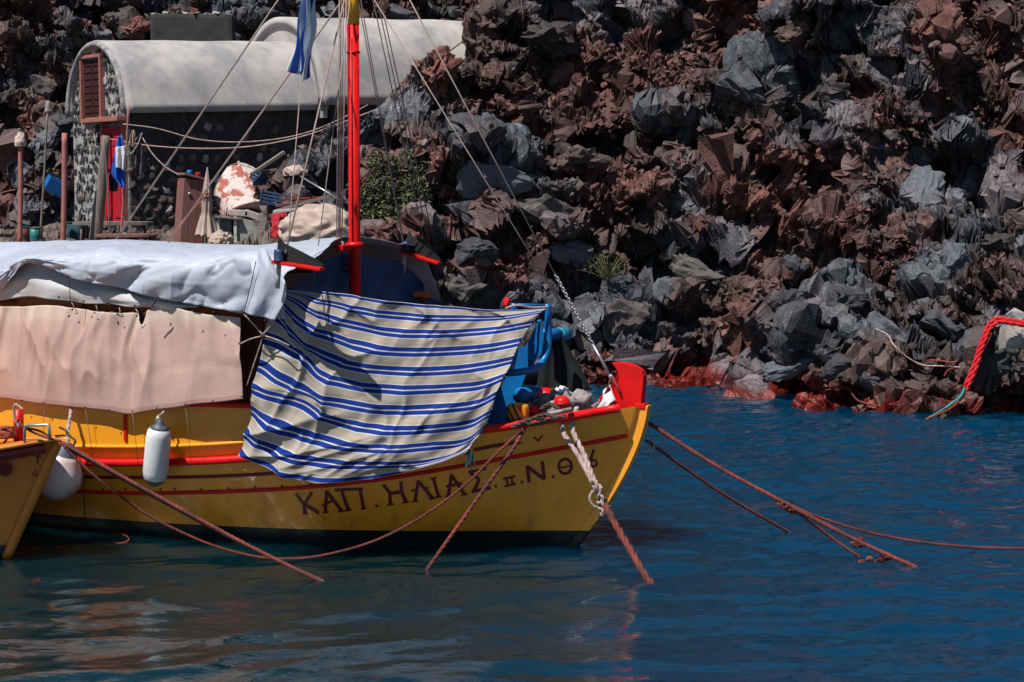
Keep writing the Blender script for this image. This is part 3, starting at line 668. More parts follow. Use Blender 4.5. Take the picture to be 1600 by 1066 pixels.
def strip(fun, s0, s1, n=60):
    return [fun(s) for s in np.linspace(s0, s1, n)]
def sheer_pt(s, sgn=1, out=0.0, up=0.0):
    z = sheer_z(s); u = u_stem(z) + (u_stern(z) - u_stem(z)) * s / 11
    return B(u, sgn * (breadth(s, z) + out), z + up)
def flat_tube(name, pts, w_, h_, m, parent):       # rounded rail of given width and height
    P = [V(p) for p in pts]; verts, faces = [], []; N = len(P)
    prof = [(math.copysign(abs(math.cos(a)) ** .6, math.cos(a)) * w_, math.copysign(abs(math.sin(a)) ** .6, math.sin(a)) * h_) for a in [2 * math.pi * k / 12 for k in range(12)]]
    for i in range(N):
        t = (P[min(i + 1, N - 1)] - P[max(i - 1, 0)]).normalized(); side = V((t.y, -t.x, 0)).normalized(); up = side.cross(t) * -1
        if up.z < 0: up = -up
        for a, b in prof: verts.append(P[i] + side * a + up * b)
    for i in range(N - 1):
        for k in range(12):
            k2 = (k + 1) % 12; faces.append((i * 12 + k, i * 12 + k2, (i + 1) * 12 + k2, (i + 1) * 12 + k))
    faces += [tuple(range(12)), tuple((N - 1) * 12 + k for k in range(12))]
    return mesh_obj(name, verts, faces, m, parent, smooth=True)
for sgn in (1, -1):
    flat_tube('cap_rail', strip(lambda s: sheer_pt(s, sgn, .008, .012), .16, 10.9, 90), .055, .036, M['red'], BOAT)
def hull_line(name, ctrl, r, m, aft_z, sgn=1):     # moulding along the hull given as (s, height)
    S = np.linspace(ctrl[0][0], ctrl[-1][0], 80); zz = hermite(np.array([c[0] for c in ctrl]), np.array([c[1] for c in ctrl]), S)
    pts = []
    for s, z in zip(S, zz):
        u = u_stem(z) + (u_stern(z) - u_stem(z)) * s / 11; pts.append(B(u, sgn * (breadth(s, z) + .004), z))
    return tube(name, pts, r, m, BOAT, 8)
def hull_s(px, py):
    u, v, z = to_b(on_hull(px, py)); return 11 * (u_stem(z) - u) / (u_stem(z) - u_stern(z)), z
low = [hull_s(*q) for q in ((980, 681), (900, 696), (750, 723), (600, 748), (480, 761), (350, 768), (200, 770), (140, 768))]
mid = [hull_s(*q) for q in ((735, 705), (600, 722), (420, 740), (250, 746), (140, 745))]
LOWK = low + [(8.2, low[-1][1] + .03), (10.6, low[-1][1] + .35)]
MIDK = mid + [(8.2, mid[-1][1] + .03), (10.5, mid[-1][1] + .35)]
for sgn in (1, -1):
    hull_line('rubbing_strake', LOWK, .021, M['red'] if sgn < 0 else M['red'], .5, sgn)
    hull_line('dark_stripe', MIDK, .017, M['dkred'], .5, sgn)
for i, px in enumerate((161, 196, 251, 273, 315, 357, 399, 441, 485)):
    a = on_hull(px, 764 - (max(px - 330, 0)) * .045, .002); lathe('scupper', [(.0, .004), (.011, .004), (.011, -.01)], a, M['black'], BOAT, 8, Matrix.Rotation(math.pi / 2, 3, 'X'))

# painted emblems and lettering
def stroke_faces(pts, w0, w1=None, seg=5, off=.004):
    w1 = w1 or w0; P = []
    for (a, b) in zip(pts, pts[1:]):
        for k in range(seg): t = k / seg; P.append((a[0] + (b[0] - a[0]) * t, a[1] + (b[1] - a[1]) * t))
    P.append(pts[-1]); n = len(P); verts, faces = [], []
    for i, (x, y) in enumerate(P):
        x0, y0 = P[max(i - 1, 0)]; x1, y1 = P[min(i + 1, n - 1)]; dx, dy = x1 - x0, y1 - y0; l = math.hypot(dx, dy) or 1
        w_ = (w0 + (w1 - w0) * i / (n - 1)) / 2
        verts.append(on_hull(x - dy / l * w_, y + dx / l * w_, off)); verts.append(on_hull(x + dy / l * w_, y - dx / l * w_, off))
    for i in range(n - 1): faces.append((2 * i, 2 * i + 1, 2 * i + 3, 2 * i + 2))
    return verts, faces
def letter(strokes, m=None, name='letter', w_=5.2):
    parts = []
    for k, st in enumerate(strokes):
        ww = w_
        if isinstance(st[-1], (int, float)): ww = st[-1]; st = st[:-1]
        parts.append(stroke_faces(st, ww, off=.004 + .0012 * k))
    v, f = merge(parts); return mesh_obj(name, v, f, m or M['letter'], BOAT)
a_ = lambda *p: [(440 + x / 5, 700 + y / 5) for x, y in p]
b_ = lambda *p: [(700 + x / 6.154, 640 + y / 6.154) for x, y in p]
dot_ = lambda x, y, r=2.0: [(x - r, y), (x + r, y), 2 * r * 1.0]
letter([a_((112, 358), (178, 440)), a_((178, 440), (182, 512)) , a_((236, 345), (178, 440)), a_((178, 435), (290, 505)), a_((165, 512), (205, 508)) + [3]])
letter([a_((352, 332), (342, 500)), a_((350, 335), (468, 488)), a_((318, 450), (372, 420), (415, 405)) + [4], a_((322, 503), (368, 497)) + [3], a_((440, 495), (492, 486)) + [3]])
letter([a_((415, 328), (636, 318)) + [4.6], a_((468, 330), (522, 482)), a_((612, 320), (640, 470)), a_((498, 487), (545, 479)) + [3], a_((618, 474), (660, 467)) + [3]])
letter([dot_(440 + 743 / 5, 700 + 452 / 5)])
letter([a_((800, 292), (846, 350), (850, 438)), a_((932, 266), (938, 340), (972, 420)), a_((838, 356), (950, 340)), a_((785, 294), (815, 288)) + [3], a_((825, 443), (876, 434)) + [3], a_((945, 425), (994, 415)) + [3], a_((920, 268), (945, 263)) + [3]])
letter([a_((1068, 252), (1042, 412)), a_((1066, 256), (1178, 390)), a_((1012, 335), (1060, 322)) + [3], a_((1112, 318), (1150, 308)) + [3], a_((1018, 418), (1066, 410)) + [3], a_((1150, 395), (1200, 386)) + [3]])
letter([a_((1185, 236), (1226, 380)), a_((1162, 240), (1212, 230)) + [3], a_((1204, 384), (1250, 376)) + [3]])
letter([a_((1328, 205), (1302, 376)), a_((1326, 208), (1428, 360)), a_((1284, 300), (1345, 288), (1410, 270)) + [4], a_((1280, 380), (1325, 373)) + [3], a_((1402, 364), (1450, 356)) + [3]])
letter([b_((195, 602), (370, 566)) + [4], b_((212, 604), (300, 668)), b_((300, 664), (248, 785)), b_((228, 787), (408, 750)) + [4.6]])
letter([dot_(700 + 460 / 6.154, 640 + 738 / 6.154)])
letter([b_((528, 664), (648, 640)) + [3], b_((542, 737), (656, 714)) + [3], b_((562, 660), (576, 730)) + [3.4], b_((610, 650), (624, 722)) + [3.4]])
letter([dot_(700 + 710 / 6.154, 640 + 698 / 6.154)])
letter([b_((760, 538), (780, 700)) + [5.4], b_((760, 545), (922, 668)) + [5.4], b_((905, 498), (925, 668)) + [5.4]])
letter([dot_(700 + 1010 / 6.154, 640 + 645 / 6.154)])
letter([b_(*[(1126 + 62 * math.cos(t), 545 + 70 * math.sin(t)) for t in np.linspace(0, 2 * math.pi, 25)]) + [4.2], b_((1070, 552), (1120, 556), (1150, 540), (1185, 540)) + [2.6]])
letter([b_((1270, 440), (1298, 405), (1330, 512)) + [4]])
letter([b_((1402, 382), (1375, 470), (1366, 515)) + [4], b_(*[(1400 + 31 * math.cos(t), 516 + 31 * math.sin(t)) for t in np.linspace(0, 2 * math.pi, 19)]) + [3.4]])
letter([b_((824, 262), (866, 300), (912, 246)) + [3]], M['dkred'], 'chevron_mark')
v_, f_ = merge([stroke_faces(b_((248, 388), (420, 352), (640, 316)), 5.6, 5.6), stroke_faces(b_((640, 318), (716, 322)), 7.5, .6, off=.006)])
mesh_obj('arrow_stripe', v_, f_, M['dkred'], BOAT)

# washboard raised above the cap rail, with its moulding and red top rail
def wash(s, dz, out): p = sheer_pt(s); u, v, z = to_b(p); return B(u, v + out, z + dz)
def washz(s):                                     # top of the washboard follows its own gentle sheer
    return 1.345 + .02 * (s - 5) ** 2 * .1
for sgn in (1, -1):
    S = np.linspace(2.25, 9.4, 70); verts, faces = [], []
    for s in S:
        u, v, z = to_b(sheer_pt(s)); zt = washz(s); zm = min(z + .165, zt - .1)
        for dv, zz in ((-.02, z + .03), (.035, zm), (.035, zm + .001), (.03, zt), (-.01, zt), (-.03, z + .03)): verts.append(B(u, sgn * (v + dv), zz))
    for i in range(len(S) - 1):
        for j in range(5): q = (i * 6 + j, (i + 1) * 6 + j, (i + 1) * 6 + j + 1, i * 6 + j + 1); faces.append(q[::-1] if sgn > 0 else q)
    mesh_obj('washboard', verts, faces, M['hull'], BOAT)
    tube('moulding', [B(to_b(sheer_pt(s))[0], sgn * (to_b(sheer_pt(s))[1] + .038), min(sheer_z(s) + .165, washz(s) - .1)) for s in S], .020, M['hull'], BOAT)
    flat_tube('top_rail', [B(to_b(sheer_pt(s))[0], sgn * (to_b(sheer_pt(s))[1] + .012), washz(s) + .012) for s in S], .05, .03, M['red'], BOAT)
px = 197
_s = hull_s(200, 720)[0]; _u, _v, _z = to_b(sheer_pt(_s))
box('red_batten', B(_u, _v + .040, 1.16), (.035, .02, .36), M['red'], BOAT, Matrix.Rotation(-TH, 3, 'Z'), .003)

# deck
def deck():
    S = np.linspace(.25, 10.7, 50); verts, faces = [], []
    for s in S:
        z = sheer_z(s) - .20; u, v, _ = to_b(sheer_pt(s)); b = breadth(s, z) - .05
        for k in (-1, -.5, 0, .5, 1): verts.append(B(u, b * k, z + .05 * (1 - k * k)))
    for i in range(len(S) - 1):
        for j in range(4): faces.append((i * 5 + j, i * 5 + j + 1, (i + 1) * 5 + j + 1, (i + 1) * 5 + j))
    mesh_obj('deck', verts, faces, M['wood'], BOAT)
deck()
# bulwark lining inside the bow
for sgn in (1, -1):
    S = np.linspace(.2, 3, 24); verts, faces = [], []
    for s in S:
        u, v, z = to_b(sheer_pt(s)); verts += [B(u, sgn * (v - .045), z), B(u, sgn * (breadth(s, z - .2) - .05), z - .2)]
    for i in range(len(S) - 1): faces.append((2 * i, 2 * i + 1, 2 * i + 3, 2 * i + 2))
    mesh_obj('bulwark_lining', verts, faces, M['hull_low'], BOAT)

# stem: yellow timber below, red head above
def slab(name, outline, half, m, parent, taper=None):   # outline in (u, z) with thickness half, bevelled
    bm = bmesh.new(); n = len(outline)
    rings = []
    for v, sh in ((half, .985), (half * .8, 1.0), (-half * .8, 1.0), (-half, .985)):
        cu = sum(p[0] for p in outline) / n; cz = sum(p[1] for p in outline) / n
        rings.append([bm.verts.new(B(cu + (u - cu) * sh, v, cz + (z - cz) * sh)) for u, z in outline])
    for a, b in zip(rings, rings[1:]):
        for i in range(n): bm.faces.new((a[i], a[(i + 1) % n], b[(i + 1) % n], b[i]))
    bm.faces.new(rings[0][::-1]); bm.faces.new(rings[-1])
    bmesh.ops.triangulate(bm, faces=[f for f in bm.faces if len(f.verts) > 4]); bmesh.ops.recalc_face_normals(bm, faces=bm.faces[:])
    return bm_obj(name, bm, m, parent)
zs = np.linspace(-.5, 1.36, 26)
zs = np.linspace(.15, 1.36, 20); slab('stem_post', [(u_stem(z) + .075, z) for z in zs] + [(u_stem(z) - .03, z) for z in zs[::-1]], .052, M['hull_low'], BOAT)
zs = np.linspace(-.5, .148, 10); slab('stem_foot', [(u_stem(z) + .073, z) for z in zs] + [(u_stem(z) - .03, z) for z in zs[::-1]], .05, M['antifoul'], BOAT)
def bz(px, py):
    u, v, z = to_b(bp(px, py, .04)); return u, z
head = [bz(*q) for q in ((957, 567), (966, 566.5), (980, 568), (994, 573), (1003, 580), (1006, 588), (1005.5, 600), (1003, 622), (1002, 634), (1001, 640),
        (985, 641), (960, 640), (938, 634), (936, 622), (944, 613), (960, 609), (966, 600), (968, 590), (966, 580), (961, 572))]
STEM = slab('stem_head', head, .05, M['red'], BOAT)
box('stem_collar', bp(1003, 634, .0), (.11, .125, .055), M['red'], BOAT, Matrix.Rotation(-TH, 3, 'Z'), .012)

# mast with collar and bracket
MU = -3.0
def mz(y): d = ray(553, y); return bp(553, y, 0).z
tube('mast', [B(MU, 0, .6), B(MU, 0, mz(38))], .058, M['red'], BOAT, 20)
tube('mast_top', [B(MU, 0, mz(38)), B(MU, 0, 6.6)], .062, M['ylw'], BOAT, 20, 8, (.062, .056, .06, .05))
lathe('mast_collar', [(.058, -.03), (.085, -.025), (.09, .0), (.085, .025), (.058, .03)], B(MU, 0, mz(383)), M['red'], BOAT)
box('mast_bracket', B(MU - .02, .12, mz(386)), (.10, .34, .05), M['red'], BOAT, Matrix.Rotation(-TH, 3, 'Z'), .008)
tube('mast_rib', [B(MU + .01, .062, mz(384)), B(MU + .01, .062, mz(60))], .008, M['red'], BOAT, 6)
lathe('mast_ring', [(.06, -.012), (.07, 0), (.06, .012)], B(MU, 0, mz(82)), M['red'], BOAT)

# sidelight boards
def light_board(p0, p1, v, flip, lab):
    a, b = bp(*p0, v), bp(*p1, v); c = (a + b) / 2; d = b - a; L = d.length; x = d.normalized(); side = BS; up = x.cross(side); up = up if up.z > 0 else -up
    R_ = Matrix((x, side, up)).transposed()
    bd = box('sidelight_board', c, (L, .10, .03), M['red'], BOAT, R_, .008)
    bm = bmesh.new(); n = 9; o = []
    for i in range(n):
        t = i / (n - 1); h = .15 * (1 - t) ** .8 + .035 + (.03 if i == 0 else 0)
        for dv in (-.012, .012): o.append((bm.verts.new(a + d * (.02 + .96 * t) + side * (dv - flip * .03) + up * .016), bm.verts.new(a + d * (.02 + .96 * t) + side * (dv - flip * .03) + up * h)))
    for i in range(n - 1):
        A, Bq, Cq, Dq = o[2 * i], o[2 * i + 1], o[2 * i + 2], o[2 * i + 3]
        bm.faces.new((A[0], Cq[0], Cq[1], A[1])); bm.faces.new((Bq[1], Dq[1], Dq[0], Bq[0])); bm.faces.new((A[1], Cq[1], Dq[1], Bq[1]))
    bmesh.ops.recalc_face_normals(bm, faces=bm.faces[:])
    bm_obj('light_screen', bm, M['black'], bd)
    lathe('lamp', [(.0, .12), (.04, .115), (.045, .09), (.045, .03), (.05, .02)], a + d * .13 + side * flip * .02 + up * .0, M['navy_p'], bd, 14)
light_board((428, 409), (504, 421), 1.98, 1, 'a'); light_board((628, 392), (687, 412), -1.25, 1, 'b')
for v, px, y0 in ((1.95, 436, 412), (-1.25, 632, 396)):
    p = bp(px, y0, v); tube('light_bracket', [p, p + V((0, 0, -.22)) + BF * -.02], .022, M['white_old'], BOAT)

# frame that carries the awning: posts, beams
for s_u, v in ((-3.02, 1.52), (-3.02, -1.52), (-5.1, 1.52), (-7.0, 1.45), (-5.1, -1.52), (-7, -1.45)):
    tube('awning_post', [B(s_u, v, .9), B(s_u, v, 2.22)], .03, M['wood'], BOAT)
for v in (1.52, -1.52):
    tube('awning_beam', [B(-2.95, v, 2.22), B(-8.4, v * .93, 2.22)], .035, M['owood'], BOAT)
tube('ridge_pole', [B(-3.0, 0, 2.56), B(-8.4, 0, 2.40)], .04, M['wood'], BOAT)
box('beam_board', bp(78, 471, 1.56), (.75, .03, .09), M['owood'], BOAT, Matrix.Rotation(-TH, 3, 'Z'), .01)
box('cabin_side', B(-3.25, 1.42, 1.78), (.55, .04, .95), M['wood'], BOAT, Matrix.Rotation(-TH, 3, 'Z'), .01)
for i, dx in enumerate((-.18, .0, .18)):
    box('cabin_plank', B(-3.25 + dx, 1.45, 1.78), (.165, .022, .93), M['wood'], BOAT, Matrix.Rotation(-TH, 3, 'Z'), .006)
box('cabin_bulkhead', B(-3.4, 0, 1.5), (.05, 2.7, 1.3), M['wood'], BOAT, Matrix.Rotation(-TH, 3, 'Z'), .01)

# net hauler on the foredeck: blue tubular cradle, plates, drum and rollers
HV = .42
def hp(px, py, v=HV): return bp(px, py, v)
HA = empty('net_hauler', B(-1.35, HV, .9)); tag(HA, 'blue tubular net hauler with teal roller standing on the foredeck', 'net hauler')
tube('cradle_tube', [hp(803, 474), hp(803, 505), hp(805, 530), hp(803, 556), hp(797, 578)], .034, M['bluepaint'], HA, 12, 24)
tube('cradle_tube', [hp(855, 475, .1), hp(856, 505, .1), hp(857, 535, .1), hp(851, 560, .15), hp(838, 575, .25), hp(815, 581, .36), hp(790, 583)], .034, M['bluepaint'], HA, 12, 30)
tube('cradle_tube', [hp(842, 500, .05), hp(847, 525, .05), hp(845, 545, .08), hp(838, 560, .12)], .02, M['bluepaint'], HA, 10, 14)
def plate(pts, v, th, m, name):
    bm = bmesh.new(); r = [[bm.verts.new(bp(*p, v + d)) for p in pts] for d in (th, -th)]; n = len(pts)
    for i in range(n): bm.faces.new((r[0][i], r[0][(i + 1) % n], r[1][(i + 1) % n], r[1][i]))
    bm.faces.new(r[0][::-1]); bm.faces.new(r[1]); bmesh.ops.recalc_face_normals(bm, faces=bm.faces[:]); return bm_obj(name, bm, m, HA)
plate([(805, 545), (822, 540), (842, 500), (850, 520), (846, 552), (822, 585), (812, 610), (806, 640), (800, 668), (775, 672), (768, 640), (790, 590)], .18, .02, M['bluepaint'], 'side_plate')
plate([(765, 640), (782, 600), (792, 640), (792, 668), (760, 676)], .62, .02, M['bluepaint'], 'base_plate')
tube('roller', [hp(845, 523, -.05), hp(876, 522, -.30)], .055, M['bluepaint'], HA, 16)
tube('roller_end', [hp(872, 522, -.27), hp(886, 522, -.42)], .062, M['tealpaint'], HA, 16)
tube('drum', [hp(812, 618, .25), hp(838, 615, -.1)], .075, M['bluepaint'], HA, 16)
tube('stand', [hp(800, 660, .3), B(-1.5, .3, .93)], .05, M['bluepaint'], HA, 10)
tube('cross_bar', [hp(803, 477), hp(855, 478, .1)], .018, M['bluepaint'], HA, 8)

# ------------------------------------------------------------------ cloths over the boat
def patch(name, rows, nu, nv, m, parent=None, vpar=None, disp=None, solid=.004, ddir=None, useg=None, holes=None):
    R = np.stack([crom(r, nu) for r in rows]); n = len(rows)
    vp = np.array(vpar if vpar is not None else np.linspace(0, 1, n), float)
    q = np.linspace(vp[0], vp[-1], nv)
    G = hermite(vp, R.reshape(n, -1), q).reshape(nv, nu, 3)
    uu, vv = np.meshgrid(np.linspace(0, 1, nu), q)
    if disp is not None:
        if ddir is None:
            a, b = np.gradient(G, axis=1), np.gradient(G, axis=0); nr = np.cross(a, b); nr /= np.linalg.norm(nr, axis=-1)[..., None] + 1e-9
        else: nr = np.array(tuple(ddir))[None, None, :]
        G = G + nr * disp(uu, vv)[..., None]
    idx = np.arange(nu * nv).reshape(nv, nu)
    F = np.stack([idx[:-1, :-1], idx[:-1, 1:], idx[1:, 1:], idx[1:, :-1]], -1).reshape(-1, 4)
    if holes is not None: F = F[~holes(uu[:-1, :-1], vv[:-1, :-1]).ravel()]
    o = mesh_obj(name, G.reshape(-1, 3), F.tolist(), m, parent, True, np.stack([uu.ravel(), vv.ravel()], -1))
    if solid:
        md = o.modifiers.new('cloth', 'SOLIDIFY'); md.thickness = solid; md.offset = 0
    o['grid'] = 0; del o['grid']
    return o
def ridged(x, y, k): return 1 - np.abs(2 * fbm(x, y, 3, k) - 1)

# white awning over the ridge pole
AW = empty('awning', B(-5, 0, 2.2)); tag(AW, 'creased white tarpaulin awning draped over the yellow boat', 'awning')
ue = -2.92
def row_b(v, z, u1, bow=.0): return [B(-8.6, v * .95, z - .03), B(-6.5, v, z + .02), B(-4.8, v, z - .01), B(u1 - .6, v, z + bow), B(u1, v, z)]
edge = [bp(*q, 1.78) for q in ((-90, 462), (-30, 462), (0, 452), (18, 432), (37, 412), (60, 414), (108, 433), (175, 449), (245, 466), (320, 480), (385, 491), (440, 499))]
mid2 = [bp(*q, 1.77) for q in ((-90, 442), (-30, 434), (0, 424), (30, 404), (60, 401), (108, 404), (175, 405), (245, 410), (320, 412), (378, 404), (402, 412), (446, 428))]
mid1 = [bp(*q, 1.35) for q in ((-90, 430), (-30, 422), (10, 412), (45, 397), (70, 393), (120, 388), (190, 383), (260, 388), (330, 391), (388, 390), (430, 392), (500, 398))]
rid = [bp(*q, .0) for q in ((-90, 420), (-30, 413), (10, 404), (60, 388), (120, 379), (180, 374), (230, 377), (280, 381), (330, 383), (385, 385), (450, 379), (538, 370))]
far0 = row_b(-.85, 2.74, to_b(bp(622, 379, -.85))[0]); far1 = row_b(-1.45, 2.62, to_b(bp(657, 392, -1.45))[0], .02); far2 = row_b(-1.75, 2.25, to_b(bp(692, 470, -1.75))[0])
far0[-1] = bp(622, 379, -.85); far1[-1] = bp(657, 392, -1.45); far2[-1] = bp(692, 472, -1.75)
def aw_d(u, v):
    near = np.clip((v - 3) / 3, 0, 1)
    w1 = fbm(u * 7 + v * .35, v * .5, 3, 301) - .5
    w2 = ridged(u * 4.5 + v * .45, v * .22 - u * 2, 311) ** 6
    w3 = ridged(u * 9 - v * .5, v * .35 + u, 317) ** 7
    w4 = ridged(u * 3 + v * .15, v * 1.1 + u * 4, 319) ** 6
    pk = np.exp(-((u - (.80 - .085 * (v - 3))) / .03) ** 2) * near * .09
    fold = np.exp(-((u - .33) / .03) ** 2) * .04 * near
    cr = sum(np.exp(-((u - c_) / .0035) ** 2) for c_ in (.22, .30, .38, .46, .54, .62, .70)) + sum(np.exp(-((v - c_) / .022) ** 2) for c_ in (4.45, 5.05, 5.55))
    w5 = ridged(u * 6 + v * .9, v * .3 - u * 5, 323) ** 14
    return (.03 * w1 + .04 * w2 + .03 * w3 + .03 * w4 + .03 * w5 - .02) * (.3 + .7 * near) + .8 * pk + .5 * fold - .008 * cr * near
patch('tarpaulin', [far2, far1, far0, rid, mid1, mid2, edge], 300, 130, M['tarp'], AW, list(range(7)), aw_d, .004)
inn_t = [bp(*q, 1.60) for q in ((-90, 430), (0, 416), (40, 408), (108, 428), (180, 446), (250, 462), (310, 474))]
inn_b = [bp(*q, 1.68) for q in ((-90, 474), (-10, 471), (45, 464), (110, 472), (180, 477), (250, 482), (310, 483))]
inn_m = [(a + b) / 2 + BS * .05 for a, b in zip(inn_t, inn_b)]
patch('inner_layer', [inn_t, inn_m, inn_b], 80, 24, M['tarp_in'], AW, None, lambda u, v: .03 * (fbm(u * 8, v * 3, 3, 321) - .5) + .02 * np.sin(u * 40) * v, .004)
# flap bulging beside the sidelight
fl = [[bp(*q, 1.72) for q in ((388, 392), (402, 388), (420, 400), (432, 410))], [bp(*q, 1.86) for q in ((392, 425), (412, 420), (438, 432), (446, 445))],
      [bp(*q, 1.88) for q in ((386, 462), (408, 462), (436, 466), (446, 470))], [bp(*q, 1.86) for q in ((380, 488), (402, 494), (420, 499), (430, 500))]]
patch('corner_flap', fl, 40, 50, M['tarp'], AW, None, lambda u, v: .035 * np.sin(u * 9 + v * 2) * (1 - v * .5) + .03 * (fbm(u * 4, v * 3, 3, 331) - .5), .004)
for q in ((108, 433), (131, 471), (169, 475), (211, 478), (246, 466), (300, 484), (333, 486), (382, 490), (413, 499), (92, 465), (14, 434)):
    p = bp(*q, 1.83); lathe('eyelet', [(.004, .0), (.011, .0), (.012, .005)], p, M['black'], AW, 8, Matrix.Rotation(math.pi / 2, 3, 'X'))
def seam(pts, v=1.86, r=.004, m='black'):
    return tube('lashing', [bp(*q, v) for q in pts], r, M[m], AW, 5, 10)
seam(((108, 433), (109, 452), (110, 472))); seam(((246, 463), (240, 475), (234, 484)), r=.007, m='rope_red'); seam(((400, 408), (393, 440), (386, 470), (381, 491)), 1.88)

# navy inner tarpaulin closing the front of the shelter
top = [bu(*q, -3.08) for q in ((442, 462), (470, 440), (505, 410), (530, 398), (556, 398), (590, 404), (620, 408), (645, 425), (668, 450), (692, 474))]
bot = [bu(*q, -3.02) for q in ((444, 480), (470, 500), (505, 510), (530, 512), (556, 512), (590, 512), (620, 512), (645, 510), (668, 505), (692, 490))]
mm = [(a + b) / 2 - BF * .06 for a, b in zip(top, bot)]
o = patch('inner_tarpaulin', [top, mm, bot], 110, 30, M['blue'], None, None, lambda u, v: .035 * np.sin(u * 46 + v * 4 + 3 * fbm(u * 6, v * 2, 2, 341)) * v + .05 * (fbm(u * 5, v * 2, 3, 343) - .5), .004)
tag(o, 'navy blue tarpaulin hanging behind the mast under the white awning', 'tarpaulin')

# pink canvas side curtain
PC = empty('side_curtain', B(-5, 1.6, 1.3)); tag(PC, 'faded pink canvas curtain with eyelets hanging along the boat side', 'curtain')
ct = [bp(*q, 1.70) for q in ((-90, 478), (-20, 478), (35, 479), (80, 477), (115, 481), (150, 486), (190, 489), (215, 492), (224, 507), (232, 485), (272, 480), (300, 487), (330, 492), (373, 496))]
c1 = [bp(*q, 1.735) for q in ((-90, 520), (-24, 522), (28, 522), (75, 524), (110, 528), (148, 531), (190, 534), (212, 536), (222, 540), (234, 534), (273, 530), (302, 531), (332, 532), (375, 532))]
c2 = [bp(*q, 1.755) for q in ((-90, 578), (-30, 578), (18, 578), (70, 582), (106, 586), (145, 590), (185, 592), (208, 593), (219, 594), (234, 592), (275, 588), (304, 585), (334, 583), (379, 580))]
cb = [bp(*q, 1.745) for q in ((-90, 622), (-40, 621), (8, 622), (60, 630), (100, 634), (138, 638), (175, 642), (205, 647), (222, 644), (240, 641), (280, 636), (308, 631), (335, 629), (382, 623))]
def cu_d(u, v):
    f = np.sin(u * 31 + 2.2 * np.sin(u * 7) + .8 * v)
    g = ridged(u * 7 - v * .35, v * .4 + u, 351) ** 3
    deep = np.exp(-((u - (.155 - .05 * v)) / .018) ** 2) + .8 * np.exp(-((u - (.215 - .07 * v)) / .016) ** 2)
    gap = np.exp(-((u - .645) / .016) ** 2) * (1 - .5 * v)
    g2 = ridged(u * 13 + v * .5, v * .5 - u * 3, 357) ** 3
    t_ = .020 * f * (.25 + .75 * v) + .075 * (g - .45) + .035 * (g2 - .4) + .05 * (fbm(u * 6, v * 2, 3, 353) - .5) + .07 * deep - .075 * gap
    k_ = np.clip((v - .6) / .4, 0, 1)
    return t_ * (1 - .65 * k_) + .022 * k_
cur = patch('canvas', [ct, c1, c2, cb], 260, 70, M['canvas'], PC, [0, .28, .68, 1], cu_d, .005, BS)
for q in ((113, 484), (148, 489), (184, 491), (214, 494), (35, 626), (68, 629), (133, 637), (170, 641), (207, 643), (245, 638), (290, 632), (333, 627), (378, 620), (374, 537)):
    p = bp(*q, 1.79); lathe('eyelet', [(.003, .0), (.009, .0), (.010, .005)], p, M['black'], PC, 8, Matrix.Rotation(math.pi / 2, 3, 'X'))
for a, b in (((113, 484), (112, 473)), ((148, 489), (150, 477)), ((184, 491), (186, 481)), ((214, 494), (212, 483))):
    tube('lacing', [bp(*a, 1.74), bp((a[0] + b[0]) / 2 + 3, (a[1] + b[1]) / 2, 1.75), bp(*b, 1.72)], .004, M['rope_wht'], PC, 5)
for a, b in (((68, 630), (69, 690)), ((133, 638), (146, 716)), ((207, 645), (216, 725)), ((290, 634), (299, 727))):
    tube('dangling_string', [bp(*a, 1.765), bp((a[0] * .6 + b[0] * .4), (a[1] * .6 + b[1] * .4), 1.765), bp(*b, 1.77)], .0028, M['line_d'], PC, 5)

# stain fading at the head of the canvas: pale band in the material
m = M['canvas']; N_, L_ = m.node_tree.nodes, m.node_tree.links; p = N_['Principled BSDF']; src = p.inputs['Base Color'].links[0].from_socket
uv = N_.new('ShaderNodeUVMap'); sp = N_.new('ShaderNodeSeparateXYZ'); L_.new(uv.outputs[0], sp.inputs[0])
nz = N_.new('ShaderNodeTexNoise'); nz.inputs['Scale'].default_value = 3.0; nz.inputs['Detail'].default_value = 5; L_.new(uv.outputs[0], nz.inputs['Vector'])
ad = N_.new('ShaderNodeMath'); ad.operation = 'MULTIPLY_ADD'; ad.inputs[1].default_value = .55; L_.new(nz.outputs[0], ad.inputs[0]); L_.new(sp.outputs[1], ad.inputs[2])
rp = N_.new('ShaderNodeMapRange'); rp.inputs[1].default_value = .30; rp.inputs[2].default_value = .44; L_.new(ad.outputs[0], rp.inputs[0])
mx = N_.new('ShaderNodeMix'); mx.data_type = 'RGBA'; L_.new(rp.outputs[0], mx.inputs[0]); mx.inputs[6].default_value = (0.52, 0.42, 0.35, 1); L_.new(src, mx.inputs[7])
hm = N_.new('ShaderNodeMapRange'); hm.inputs[1].default_value = .945; hm.inputs[2].default_value = .955; L_.new(sp.outputs[1], hm.inputs[0])
mh = N_.new('ShaderNodeMix'); mh.data_type = 'RGBA'; L_.new(hm.outputs[0], mh.inputs[0]); L_.new(mx.outputs[2], mh.inputs[6]); mh.inputs[7].default_value = (0.40, 0.235, 0.20, 1); L_.new(mh.outputs[2], p.inputs['Base Color'])

